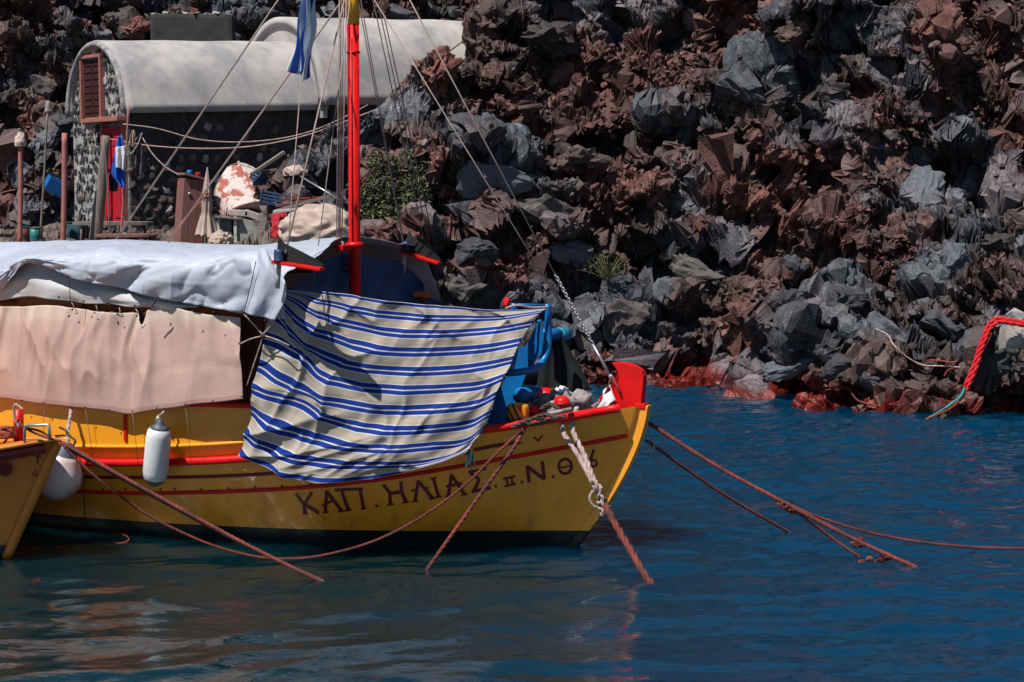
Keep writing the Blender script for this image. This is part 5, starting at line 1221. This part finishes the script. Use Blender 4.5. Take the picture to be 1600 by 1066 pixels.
SW = box('side_wall', Hs(3.1, 1.36, 3.42), (6.0, .16, 3.1), M['lava_d'], HOUSE, HR, .01)
box('side_wall', Hs(7.6, 1.62, 3.6), (5.9, .16, 3.0), M['lava_d'], HOUSE, HR, .01)
box('side_wall', Hs(3.1, -1.36, 3.3), (6.0, .16, 2.9), M['mortar'], HOUSE, HR, .01)
STN = [[rock_mesh(200 + i, 14, .15, 1, M[k], 'stone') for i in range(5)] for k in ('lava_d', 'lava_w', 'lava_p')]
def stones(parent, fn, w0, w1, z0, z1, dw, dz, mix, ok, rnd):
    z = z0; row = 0
    while z < z1:
        t = w0 + (row % 2) * dw * .5
        while t < w1:
            tt, zz = t + rnd.uniform(-.2, .2) * dw, z + rnd.uniform(-.2, .2) * dz
            if ok(tt, zz):
                k = 0 if rnd.random() < mix[0] else (1 if rnd.random() < mix[1] else 2)
                o = bpy.data.objects.new('stone', STN[k][rnd.randrange(5)]); o.scale = (dw * rnd.uniform(.42, .62), .055, dz * rnd.uniform(.42, .62))
                p, R0 = fn(tt, zz); o.location = p; o.rotation_euler = (R0 @ Matrix.Rotation(rnd.uniform(-.4, .4), 3, 'Y')).to_euler(); link(o, parent)
            t += dw
        z += dz; row += 1
rr_ = random.Random(3); RG_ = Matrix((HB_ * -1, HA_ * -1, V((0, 0, 1)))).transposed()
def gok(t, z):
    if abs(t) > 1.36: return False
    if z > 4.77 and t * t + (z - 4.77) ** 2 > 1.34 ** 2: return False
    if -.80 < t < .34 and 4.62 < z < 6.06: return False
    return not (.28 < t < 1.40 and z < 4.62)
stones(GW, lambda t, z: (Hs(.05, t, z), RG_), -1.4, 1.45, 2.2, 6.15, .175, .205, (.62, .8), gok, rr_)
RS_ = Matrix((HA_, HB_ * -1, V((0, 0, 1)))).transposed()
stones(SW, lambda t, z: (Hs(t, 1.45, z), RS_), .15, 6.0, 2.4, 4.7, .25, .21, (.66, .12), lambda t, z: True, rr_)
tube('roof_edge', [Hs(-.03, math.cos(a) * 1.47, 4.77 + math.sin(a) * 1.47) for a in np.linspace(0, math.pi, 30)], .07, M['mortar'], HOUSE, 8)
# window: frame, mullion, shutter leaves
WN = empty('window', Hs(.03, -.23, 4.7)); WN.parent = HOUSE; WN.matrix_parent_inverse = parent_world(HOUSE).inverted()
box('shutter', Hs(.045, -.48, 5.32), (.05, .45, 1.22), M['shutter'], WN, HR, .006); box('shutter', Hs(.045, .01, 5.32), (.05, .45, 1.22), M['shutter'], WN, HR, .006)
for t, z, w_, h_ in ((-.74, 5.32, .07, 1.38), (.28, 5.32, .07, 1.38), (-.23, 6.0, 1.1, .07), (-.23, 4.66, 1.14, .08)):
    box('frame', Hs(.0, t, z), (.10, w_, h_), M['frame_p'], WN, HR, .006)
for i in range(8):
    for t in (-.48, .01): box('slat', Hs(.012, t, 4.84 + i * .14), (.02, .36, .03), M['shutter'], WN, HR, .004)
DR = empty('door', Hs(.03, .85, 2.5)); DR.parent = HOUSE; DR.matrix_parent_inverse = parent_world(HOUSE).inverted()
box('leaf', Hs(.03, .60, 3.50), (.06, .46, 2.0), M['door_red'], DR, HR, .008); box('leaf', Hs(.0, 1.12, 3.50), (.06, .46, 2.0), M['door_red'], DR, HR, .008)
for t in (.60, 1.12):
    for z in (3.0, 4.0): box('panel', Hs(-.035, t, z), (.03, .30, .72), M['door_red'], DR, HR, .01)
box('frame', Hs(.0, .34, 3.55), (.12, .07, 2.2), M['frame_p'], DR, HR, .006); box('frame', Hs(.0, 1.38, 3.55), (.12, .06, 2.2), M['frame_p'], DR, HR, .006)
box('lintel', Hs(-.08, .72, 4.66), (.28, 1.62, .10), M['frame_p'], DR, HR, .01)
box('letter_panel', Hs(-.05, 1.12, 3.52), (.03, .44, .07), M['red'], DR, HR, .006)

yw = float(_q[(CPX > 235) & (CPX < 370) & (CPY > 15) & (CPY < 72), 1].min()) - .1
RW = empty('retaining_wall', at(305, 68, yw)); tag(RW, 'dark rendered wall with pale coping above the vaulted roof', 'wall')
a = at(302, 52, yw); box('wall_face', a, (1.95, .9, .85), M['darkwall'], RW, Matrix.Rotation(.06, 3, 'Z'), .09)
for i in range(8):
    o = bpy.data.objects.new('coping_stone', STN[1][i % 5].copy()); o.data.materials.clear(); o.data.materials.append(M['concrete']); o.scale = (random.uniform(.13, .22), .5, random.uniform(.05, .10)); o.location = a + V((-.85 + i * .24, 0, .43 + random.uniform(-.02, .02))); o.rotation_euler = (0, random.uniform(-.1, .1), 0); link(o, RW)

# ------------------------------------------------------------------ terrace clutter
def T(px, py, y=36.0): return at(px, py, y)
def post(name, p0, p1, r, m, lab, cat='post', y=36.0, rad=None, extra=None):
    a, b = T(*p0, y), T(*p1, y); e = empty(name, a); tag(e, lab, cat)
    tube('shaft', [a, (a + b) / 2 + V((.01, 0, 0)), b], r, M[m], e, 10, 12, rad)
    if extra: extra(e, b)
    return e
post('mooring_post', (31, 384), (32, 225), .045, 'post_pink', 'pink post with rag wrapped round its head at the left', extra=lambda e, b: heap('rag', b - V((0, 0, .05)), .10, .10, .24, M['sack'], None, None, 31, 4, .7, e, 14))
post('pole', (62, 382), (74, 178), .022, 'wood_g', 'thin leaning pole with a shoe shaped top beside pink posts', 'pole', 38.5, extra=lambda e, b: box('end_block', b + V((.01, 0, .14)), (.10, .07, .24), M['concrete'], e, Matrix.Rotation(.15, 3, 'Y'), .04))
post('mooring_post', (98, 400), (101, 208), .050, 'post_pink', 'bare pink post standing before the stone gable', y=35.0)
post('log_post', (148, 384), (166, 212), .10, 'wood_g', 'thick bare grey log leaning beside the red door', 'log', 35.5, rad=(.125, .11, .10, .085, .07))
post('pole', (188, 380), (201, 165), .020, 'post_pink', 'slender pink pole standing before the red door', 'pole', 35.6)
post('pole', (172, 380), (163, 215), .014, 'wood_g', 'thin bamboo cane leaning against the grey log', 'pole', 35.3)
def drum(px, py, r, h, m, lab, y=36.5):
    c = T(px, py, y); e = empty('barrel', c); tag(e, lab, 'barrel')
    lathe('body', [(0, 0), (r, 0), (r * 1.02, h * .05), (r, h * .3), (r * 1.03, h * .33), (r, h * .36), (r, h * .64), (r * 1.03, h * .67), (r, h * .7), (r, h), (r * .93, h), (r * .9, h * .96), (0, h * .96)], c, M[m], e, 20)
    lathe('rim', [(r * .98, h * .97), (r * 1.05, h * .98), (r * 1.05, h * 1.03), (r * .95, h * 1.03)], c, M['teal' if m == 'rust' else m], e, 20)
drum(36, 392, .13, .46, 'rust', 'rusty drum with teal rim at the foot of pink post'); drum(55, 392, .11, .44, 'teal', 'teal plastic barrel behind the rusty drum', 37); drum(60, 392, .09, .46, 'wood_r', 'brown barrel half behind the teal barrel', 37.5)
drum(122, 392, .20, .55, 'cl_teal', 'dark metal drum under the long table', 37)
heap('orange_rope_heap', T(28, 402, 34.5), .42, .3, .22, M['rope_org'], 'tangled orange rope heap on the rocks at the left', 'rope', 41, 5, .9)
e = empty('blue_crate', T(86, 300, 39.5)); tag(e, 'bright blue plastic crate tipped on the rocks', 'crate'); Rr = Matrix.Rotation(.5, 3, 'Y') @ Matrix.Rotation(.4, 3, 'Z'); c = T(86, 291, 39.5)
for d, s in ((V((0, 0, -.14)), (.40, .34, .03)), (V((-.19, 0, 0)), (.03, .34, .3)), (V((.19, 0, 0)), (.03, .34, .3)), (V((0, .16, 0)), (.40, .03, .3)), (V((0, -.16, 0)), (.40, .03, .3))): box('side', c + Rr @ d, s, M['crate_b'], e, Rr, .01)
def table(px0, px1, py, y, m, lab, th=.05, legs=True):
    a, b = T(px0, py, y), T(px1, py, y); c = (a + b) / 2; L = (b - a).length; e = empty('table', V((c.x, c.y, 2.2))); tag(e, lab, 'table')
    bm = bmesh.new(); n = 24; up = [bm.verts.new(c + V((L / 2 * math.copysign(abs(math.cos(t)) ** .7, math.cos(t)), .32 * math.copysign(abs(math.sin(t)) ** .7, math.sin(t)), th / 2))) for t in [2 * math.pi * k / n for k in range(n)]]
    lo_ = [bm.verts.new(v.co - V((0, 0, th))) for v in up]; bm.faces.new(up); bm.faces.new(lo_[::-1])
    for i in range(n): bm.faces.new((up[i], lo_[i], lo_[(i + 1) % n], up[(i + 1) % n]))
    bmesh.ops.recalc_face_normals(bm, faces=bm.faces[:]); bm_obj('table_top', bm, M[m], e)
    for sx in (-.36, .36):
        for sy in (-.2, .2): tube('leg', [c + V((L * sx, sy, 0)), V((c.x + L * sx * 1.05, c.y + sy, 2.12))], .025, M['wood_g'], e, 8)
table(114, 240, 349, 36.6, 'wood_g', 'long grey oval table top before the red door', .06); table(150, 246, 368, 35.2, 'wood_r', 'low reddish plank bench in front of the grey table', .05)
# red weathered cabinet
e = empty('cabinet', T(298, 392, 35.5)); tag(e, 'tall weathered red wooden cabinet with sloping lid', 'cabinet'); Rc = Matrix.Rotation(.42, 3, 'Z') @ Matrix.Rotation(.08, 3, 'Y'); c = T(297, 333, 35.5)
box('carcass', c, (.44, .46, 1.25), M['wood_r'], e, Rc, .01)
for i in range(3): box('plank', c + Rc @ V((-.145 + i * .145, -.24, 0)), (.138, .025, 1.24), M['wood_r'], e, Rc, .005)
for i in range(3): box('plank', c + Rc @ V((.23, -.15 + i * .15, 0)), (.025, .14, 1.24), M['wood_r'], e, Rc, .005)
box('lid', c + Rc @ V((.03, -.02, .66)), (.54, .58, .04), M['wood_r'], e, Rc @ Matrix.Rotation(.18, 3, 'Y'), .008); lathe('lock', [(0, .02), (.03, .02), (.03, 0)], c + Rc @ V((-.1, -.255, .35)), M['steel'], e, 10, Rc @ Matrix.Rotation(math.pi / 2, 3, 'X'))
for k, (px, cn, lb) in enumerate(((302, 'crate_b', 'small blue tin on the red cabinet lid'), (311, 'cl_red', 'small red tin on the red cabinet lid'))):
    q = c + Rc @ V((-.08 + .16 * k, -.1, .70 - .028 * k)); o = lathe('tin', [(0, 0), (.05, 0), (.052, .04), (.05, .08), (.04, .09), (0, .09)], q, M[cn], None, 12); tag(o, lb, 'tin')
# closed parasol
e = empty('parasol', T(323, 388, 35.0)); tag(e, 'closed cream parasol tied with cord beside the red cabinet', 'parasol'); b0 = T(322, 392, 35.0); t0 = T(324, 264, 35.0)
tube('pole', [b0, t0 + V((0, 0, .03))], .018, M['wood_g'], e, 8)
verts, faces = [], []; n = 36; prof = [(.012, 1.0), (.035, .86), (.07, .62), (.085, .44), (.075, .36), (.13, .18), (.175, .0)]
for j, (r, f) in enumerate(prof):
    c = T(322, 368, 35.0).lerp(t0, f)
    for i in range(n): a = 2 * math.pi * i / n; rr = r * (1 + .28 * math.cos(a * 8 + j * .25)); verts.append(c + V((rr * math.cos(a), rr * math.sin(a), .03 * math.cos(a * 8) if j == 6 else 0)))
for j in range(6):
    for i in range(n): faces.append((j * n + i, j * n + (i + 1) % n, (j + 1) * n + (i + 1) % n, (j + 1) * n + i))
mesh_obj('canopy', verts, faces, M['sack'], e, True); rope('tie', [T(322, 312, 35) + V((.10 * math.cos(t), .10 * math.sin(t), .01 * t)) for t in np.linspace(0, 12, 24)], .012, M['rope_org'], e)
# overturned dinghy on blocks
def dinghy():
    c = T(394, 337, 35.6); e = empty('upturned_dinghy', c - V((0, 0, .3))); tag(e, 'upturned dinghy with peeling white and red paint', 'dinghy')
    yl = V((-.30, .62, .60)).normalized(); zl = V((.12, -.55, .8)); zl = (zl - yl * zl.dot(yl)).normalized(); xl = yl.cross(zl); Rd = Matrix((xl, yl, zl)).transposed(); verts, faces = [], []; ns, n = 26, 21
    for i in range(ns):
        f = i / (ns - 1); L = 1.25 * f - .1; wd = .58 * (1 - .55 * max(0, (f - .35) / .65) ** 2.4) * (.88 + .12 * min(1, f / .4)); hg = .40 * (1 - .25 * f)
        for k in range(n):
            a = math.pi * k / (n - 1); ca, sa = math.cos(a), math.sin(a)
            x = wd * math.copysign(abs(ca) ** .75, ca); z = hg * abs(sa) ** .8 + .025 * math.exp(-((k - 10) / .8) ** 2)
            z += .018 * (math.exp(-((k - 5) / .6) ** 2) + math.exp(-((k - 15) / .6) ** 2))
            verts.append(c + Rd @ V((x, L, z)))
    for i in range(ns - 1):
        for k in range(n - 1): a = i * n + k; faces.append((a, a + 1, a + n + 1, a + n))
    faces.append(tuple(range(n))); faces.append(tuple((ns - 1) * n + k for k in range(n - 1, -1, -1))); mesh_obj('hull', verts, faces, M['peel'], e, True)
    tube('keel', [c + Rd @ V((0, 1.25 * f - .1, .40 * (1 - .25 * f) + .03)) for f in np.linspace(0, 1, 14)], .022, M['peel'], e, 6)
    for sx in (0, n - 1): tube('gunwale', [verts[i * n + sx] for i in range(ns)], .03, M['wood_r'], e, 8)
    tube('transom_rim', [verts[k] for k in range(n)], .022, M['wood_r'], e, 8); lathe('plug', [(0, .03), (.05, .02), (.055, 0)], c + Rd @ V((0, -.12, .22)), M['black'], e, 12, Rd @ Matrix.Rotation(math.pi / 2, 3, 'X'))
dinghy()
# grey box stand with curved side
def stand():
    e = empty('box_stand', T(385, 392, 35.0)); tag(e, 'grey metal box with one quarter round side under the dinghy', 'box'); y = 35.0
    pr = [(366, 342), (378, 341), (400, 346), (415, 354), (427, 366), (433, 380), (433, 395), (366, 395)]; bm = bmesh.new()
    a = [bm.verts.new(T(x, yy, y)) for x, yy in pr]; b = [bm.verts.new(v.co + V((-.12, .55, .0))) for v in a]; bm.faces.new(a); bm.faces.new(b[::-1])
    for i in range(8): bm.faces.new((a[i], a[(i + 1) % 8], b[(i + 1) % 8], b[i]))
    bmesh.ops.recalc_face_normals(bm, faces=bm.faces[:]); bm_obj('round_panel', bm, M['grey_box'], e)
    box('side_box', T(354, 366, y + .25), (.26, .5, .62), M['fender_d'], e, None, .01); box('corner_post', T(368, 366, y - .03), (.06, .05, .64), M['white_old'], e, None, .008); box('corner_post', T(342, 366, y), (.05, .05, .64), M['white_old'], e, None, .008)
    box('top_board', T(360, 340, y + .2), (.48, .62, .035), M['wood_g'], e, Matrix.Rotation(.08, 3, 'Y'), .006)
stand()
for k, (px, py, w_, r_, lb) in enumerate(((374, 333, .36, .05, 'pale concrete block wedged below the dinghy on its seaward side'), (400, 338, .42, .35, 'pale concrete block tilted below the dinghy stern'))):
    o = box('concrete_block', T(px, py, 35.2), (w_, .22, .12), M['concrete'], None, Matrix.Rotation(r_, 3, 'Y'), .02); tag(o, lb, 'block')
heap('sack_bundle', T(346, 386, 34.6), .20, .18, .26, M['sack'], 'lumpy beige bundle at the foot of the grey box', 'sack', 51, 3.2, .7)
heap('canvas_heap', T(498, 378, 33.2), .66, .42, .62, M['sack'], 'large heap of beige canvas behind the awning ridge', 'canvas', 58, 2.0, .34)
heap('red_cloth', T(438, 372, 33.6), .16, .12, .42, M['cl_red'], 'crumpled red cloth beside the round sided box', 'cloth', 55, 3, .8, n=18); heap('pink_cloth', T(457, 376, 33.4), .17, .12, .36, M['canvas'], 'pale pink cloth hanging beside the red cloth', 'cloth', 57, 3, .8, n=18)
def crate(px, py, y, lab, rot):
    e = empty('fish_crate', T(px, py + 12, y)); tag(e, lab, 'crate', 'navy fish crates'); c = T(px, py, y); R0 = rot
    for sx in (-1, 1):
        for k in range(4): box('slat', c + R0 @ V((0, sx * .19, -.09 + k * .06)), (.58, .015, .035), M['navy_p'], e, R0, .004)
        for k in range(4): box('slat', c + R0 @ V((sx * .29, 0, -.09 + k * .06)), (.015, .36, .035), M['navy_p'], e, R0, .004)
        for sy in (-1, 1): box('corner', c + R0 @ V((sx * .29, sy * .19, 0)), (.04, .04, .25), M['navy_p'], e, R0, .006)
    box('bottom', c + R0 @ V((0, 0, -.12)), (.58, .38, .02), M['navy_p'], e, R0, .004)
crate(418, 290, 35.6, 'tilted navy plastic crate behind the upturned dinghy', Matrix.Rotation(.75, 3, 'Y') @ Matrix.Rotation(.4, 3, 'Z')); crate(438, 312, 34.6, 'lower navy plastic crate right of the dinghy', Matrix.Rotation(.2, 3, 'Y') @ Matrix.Rotation(-.3, 3, 'Z')); crate(452, 320, 34.8, 'navy crate half hidden behind the loose planks', Matrix.Rotation(-.1, 3, 'Y') @ Matrix.Rotation(.5, 3, 'Z'))
def plank(p0, p1, w_, th, m, lab, y=36.0, dy=.3):
    a, b = T(*p0, y), T(*p1, y + dy); d = (b - a); x = d.normalized(); s = x.cross(V((0, 0, 1))).normalized(); u = s.cross(x); R0 = Matrix((x, s, u)).transposed()
    o = box('plank', (a + b) / 2, (d.length, w_, th), M[m], None, R0, .006); tag(o, lab, 'plank')
plank((392, 273), (444, 238), .12, .06, 'wood_g', 'long grey plank propped upwards behind the dinghy', 35.5)
plank((402, 270), (440, 264), .10, .05, 'wood_r', 'short brown plank below the propped grey plank', 35.6); plank((430, 330), (520, 306), .09, .05, 'wood_g', 'longest plank leaning over the canvas heap', 33.4, .2); plank((432, 322), (498, 312), .08, .05, 'wood_r', 'reddish plank in the middle of the plank pile', 33.8)
plank((428, 331), (508, 322), .09, .05, 'white_old', 'whitish lowest plank of the plank pile', 33.3); plank((440, 312), (522, 308), .06, .04, 'rope_org', 'thin orange painted batten on the plank pile', 34.0); plank((412, 340), (432, 372), .12, .05, 'white_old', 'pale board leaning on the round sided box', 34.9)
o = tube('grey_pipe', [T(*q, 35.6) for q in ((450, 318), (432, 322), (424, 328), (422, 338), (430, 352), (432, 362))], .05, M['fender_d'], None, 12, 24); tag(o, 'bent grey pipe hanging beside the dinghy', 'pipe')
o = tube('thin_pole', [T(470, 276, 34), T(530, 312, 33.4)], .018, M['steel'], None, 8); tag(o, 'thin pale metal pole sloping behind the mast', 'pole')
heap('yellowed_sponges', T(462, 275, 34.6), .2, .15, .16, M['sack'], 'cluster of pale dried sponges above the planks', 'sponge', 61, 6, 1.0, n=20)
box_o = box('red_box', T(505, 330, 33.9), (.34, .25, .2), M['cl_red'], None, Matrix.Rotation(.1, 3, 'Y'), .02); tag(box_o, 'red plastic box behind the canvas heap', 'box')
# washing on the line
def garment(name, rows, m, lab, seed, y):
    o = patch(name, [[T(*q, y) for q in r] for r in rows], 24, 30, m, None, None, lambda u, v: .05 * np.sin(u * 11 + seed) * (.3 + v) + .03 * (fbm(u * 4, v * 4, 3, 500 + seed) - .5), .006); tag(o, lab, 'laundry')
garment('hanging_shirt', [((183, 218), (187, 212), (192, 216)), ((178, 240), (188, 236), (196, 242)), ((174, 270), (184, 276), (196, 282)), ((186, 290), (191, 293), (195, 296))], M['cl_blue'], 'bright blue shirt hung on the washing line', 1, 35.4)
garment('hanging_towel', [((180, 230), (188, 229), (196, 228)), ((180, 245), (188, 245), (197, 245)), ((180, 262), (188, 263), (195, 268))], M['cl_white'], 'white towel hung over the blue shirt', 2, 35.3)
garment('hanging_shorts', [((214, 228), (219, 224), (224, 228)), ((211, 250), (217, 252), (225, 250)), ((206, 272), (214, 276), (226, 268))], M['cl_dark'], 'charcoal trousers hung beside the red door', 3, 35.6)
garment('hanging_bag', [((170, 270), (178, 272), (184, 274)), ((171, 285), (178, 290), (184, 290)), ((172, 298), (178, 300), (182, 298))], M['cl_teal'], 'dark teal cloth bag hung below the blue shirt', 4, 35.7)
garment('hanging_rag', [((206, 205), (209, 203), (211, 207)), ((203, 218), (208, 216), (211, 219)), ((204, 228), (208, 230), (211, 227))], M['canvas'], 'small pink rag hung at the end of the washing line', 5, 35.5)
def cord(pts, y0, y1, lab, r=.012, m='rope_wht'):
    n = len(pts); o = tube('washing_line', [T(*q, y0 + (y1 - y0) * i / (n - 1)) for i, q in enumerate(pts)], r, M[m], None, 6, 40); tag(o, lab, 'cord')
cord(((192, 194), (240, 200), (310, 218), (400, 221), (470, 210), (560, 172), (575, 164)), 36, 36.2, 'upper pale line strung from the house to the rocks'); cord(((165, 216), (220, 226), (300, 232), (390, 229), (470, 214), (560, 182), (620, 158), (680, 123)), 36, 36.0, 'lower pale line strung from the log to the rock peak', .014)
cord(((165, 218), (175, 228), (188, 229), (205, 224), (222, 206)), 35.5, 35.8, 'short slack line carrying the white towel', .010); cord(((222, 208), (214, 228), (205, 240), (190, 243)), 35.7, 35.5, 'loop of line behind the trousers', .010)
cord(((223, 216), (238, 240), (260, 262), (285, 276)), 35.8, 35.5, 'line dropping from the door corner to the red cabinet', .012); cord(((700, 82), (730, 60), (757, 42)), 36.5, 43, 'dark cable between rock peak and upper roof', .014, 'line_d')
cord(((318, 312), (300, 330), (282, 350), (262, 378)), 35.0, 34.6, 'orange line tied from the parasol down to the awning', .016, 'rope_org')

# ------------------------------------------------------------------ plants
def leaf_cloud(blobs, n, size, rnd):
    V_, F_ = [], []
    for k in range(n):
        c, r = rnd.choices(blobs, weights=[b[1].x * b[1].z for b in blobs])[0]
        d = V((rnd.gauss(0, 1), rnd.gauss(0, 1), rnd.gauss(0, 1))).normalized() * rnd.uniform(.45, 1.0) ** .6; p = c + V((d.x * r.x, d.y * r.y, d.z * r.z))
        a = V((rnd.gauss(0, 1), rnd.gauss(0, 1), rnd.gauss(.3, .6))).normalized(); b = a.cross(V((rnd.random(), rnd.random(), rnd.random())) - V((.5, .5, .5))).normalized(); s = size * rnd.uniform(.6, 1.4); nn = a.cross(b)
        o = len(V_); V_ += [p - a * s, p + b * s * .42 + nn * s * .15, p + a * s, p - b * s * .42 + nn * s * .15]; F_ += [(o, o + 1, o + 2), (o, o + 2, o + 3)]
    return V_, F_
def shrub(px, py, y, blobs_px, n, size, lab, seed, mats):
    rnd = random.Random(seed); base = T(px, py, y); e = empty('shrub', base); tag(e, lab, 'shrub'); k = y / FPX
    bl = [(T(x, yy, y + dy), V((rx * k, .45 * max(rx, ry) * k + .15, ry * k))) for x, yy, rx, ry, dy in blobs_px]
    for c, r in bl: tube('stem', [base, (base + c) / 2 + V((rnd.uniform(-.1, .1), 0, .05)), c], .016, M['twig'], e, 6, 10, (.022, .012, .006))
    for i, mm_ in enumerate(mats): v, f = leaf_cloud(bl, n // len(mats), size, rnd); mesh_obj('foliage', v, f, M[mm_], e)
shrub(610, 390, 33.6, [(595, 300, 32, 30, 0), (630, 275, 30, 25, .3), (645, 245, 22, 14, .3), (585, 255, 14, 18, .3), (675, 285, 16, 20, .2), (660, 262, 28, 22, .3), (650, 300, 30, 30, .1), (605, 265, 25, 25, .2), (600, 345, 34, 30, -.2), (640, 325, 30, 32, 0), (580, 320, 22, 40, .1), (625, 365, 32, 20, -.2), (690, 245, 18, 10, .8)], 10000, .042, 'green leafy shrub growing behind the red mast', 71, ['leaf_a', 'leaf_a', 'leaf_b'])
def tuft(px, py, n, h, lab, seed):
    rnd = random.Random(seed); p, nn, i = on_cliff(px, py); p = p - V((0, .15, 0)); e = empty('dry_tuft', p); tag(e, lab, 'plant'); parts = []
    for k in range(n):
        d = V((rnd.gauss(0, .55), rnd.gauss(-.3, .3), 1)).normalized(); L = h * rnd.uniform(.5, 1.2); parts.append(tube_data([p, p + d * L * .5, p + d * L + V((0, 0, -.12 * L))], .006, 3, None, (.007, .005, .002)))
    v, f = merge(parts); mesh_obj('blades', v, f, M['leaf_b'], e); v, f = leaf_cloud([(p + V((0, 0, h * .45)), V((h * .8, h * .4, h * .45)))], 160, .028, rnd); mesh_obj('foliage', v, f, M['leaf_a'], e)
tuft(945, 440, 70, .55, 'dry grass tuft growing on the rocks above the bow', 5); tuft(735, 470, 20, .3, 'small dry tuft on the rocks behind the striped cloth', 6)

# ------------------------------------------------------------------ mooring point on the rocks
MB = empty('concrete_bollard', at(1590, 520, 26.6)); tag(MB, 'pale lichen spotted concrete block at the right edge of the shore', 'bollard')
yb = float(_q[(CPX > 1500) & (CPX < 1612) & (CPY > 485) & (CPY < 615), 1].min()) - .12
o = bpy.data.objects.new('block', rock_mesh(300, 12, .10, 2, M['concrete'], 'block')); o.scale = (.32, .25, .34); o.location = at(1585, 525, yb); link(o, MB); o = bpy.data.objects.new('stub', rock_mesh(301, 12, .08, 2, M['white_old'], 'stub')); o.scale = (.16, .14, .16); o.location = at(1588, 492, yb); link(o, MB)
for k, d in enumerate((0, 5)):
    rope('shore_rope', [at(x + d * .6, y + d, yb - .30 - .02 * k) for x, y in ((1612, 506), (1575, 500), (1556, 498), (1547, 505), (1535, 530), (1522, 570), (1507, 606))], .036, M['rope_brt'], None, label=('bright red rope bent over the concrete block, upper strand', 'bright red rope bent over the concrete block, lower strand')[k])
rope('teal_twine', [at(1507, 606, yb - .36), at(1504, 614, yb - .4), at(1485, 632, yb - .6), on_water(1448, 655, .02)], .016, M['teal_rope'], None, label='teal cord hanging from the end of the bright red rope')
rope('orange_twine', [at(1512, 606, yb - .34), at(1506, 618, yb - .38), at(1488, 636, yb - .6), on_water(1446, 656, .02)], .014, M['rope_org'], None, label='orange cord hanging beside the teal cord into the water')
def shore_cord(pts, r, m, lab):
    q = []
    for x, y in pts: p, nn, i = on_cliff(x, y, 5); q.append(at(x, y, p.y - .06))
    ys = np.array([p.y for p in q]); ys = np.minimum(ys, np.convolve(np.pad(ys, 1, 'edge'), np.ones(3) / 3, 'valid')); q = [at(x, y, yy) for (x, y), yy in zip(pts, ys)]
    o = tube('mooring_line', q, r, M[m], None, 6, 60); tag(o, lab, 'rope')
shore_cord(((1368, 514), (1385, 522), (1400, 543), (1420, 560), (1440, 570), (1470, 572), (1500, 574)), .012, 'rope_wht', 'pale cord trailing over the dark rocks to the red rope'); shore_cord(((1443, 575), (1448, 565), (1470, 564), (1490, 566), (1508, 560), (1515, 568)), .010, 'rope_org', 'thin looped cord beside the bright red rope')
shore_cord(((1475, 588), (1482, 578), (1496, 575), (1500, 590), (1492, 602), (1478, 598)), .010, 'rope_red', 'small reddish cord loop left of the red rope'); shore_cord(((1290, 610), (1320, 605), (1345, 628), (1370, 634), (1400, 630), (1420, 610)), .014, 'rope_red', 'reddish rope lying along the waterline rocks')
o = heap('red_float_rag', on_cliff(798, 466)[0] + V((0, -.1, -.05)), .05, .05, .12, M['red'], 'small bright red rag on the rocks above the blue hauler', 'rag', 81, 4, .9, n=14)
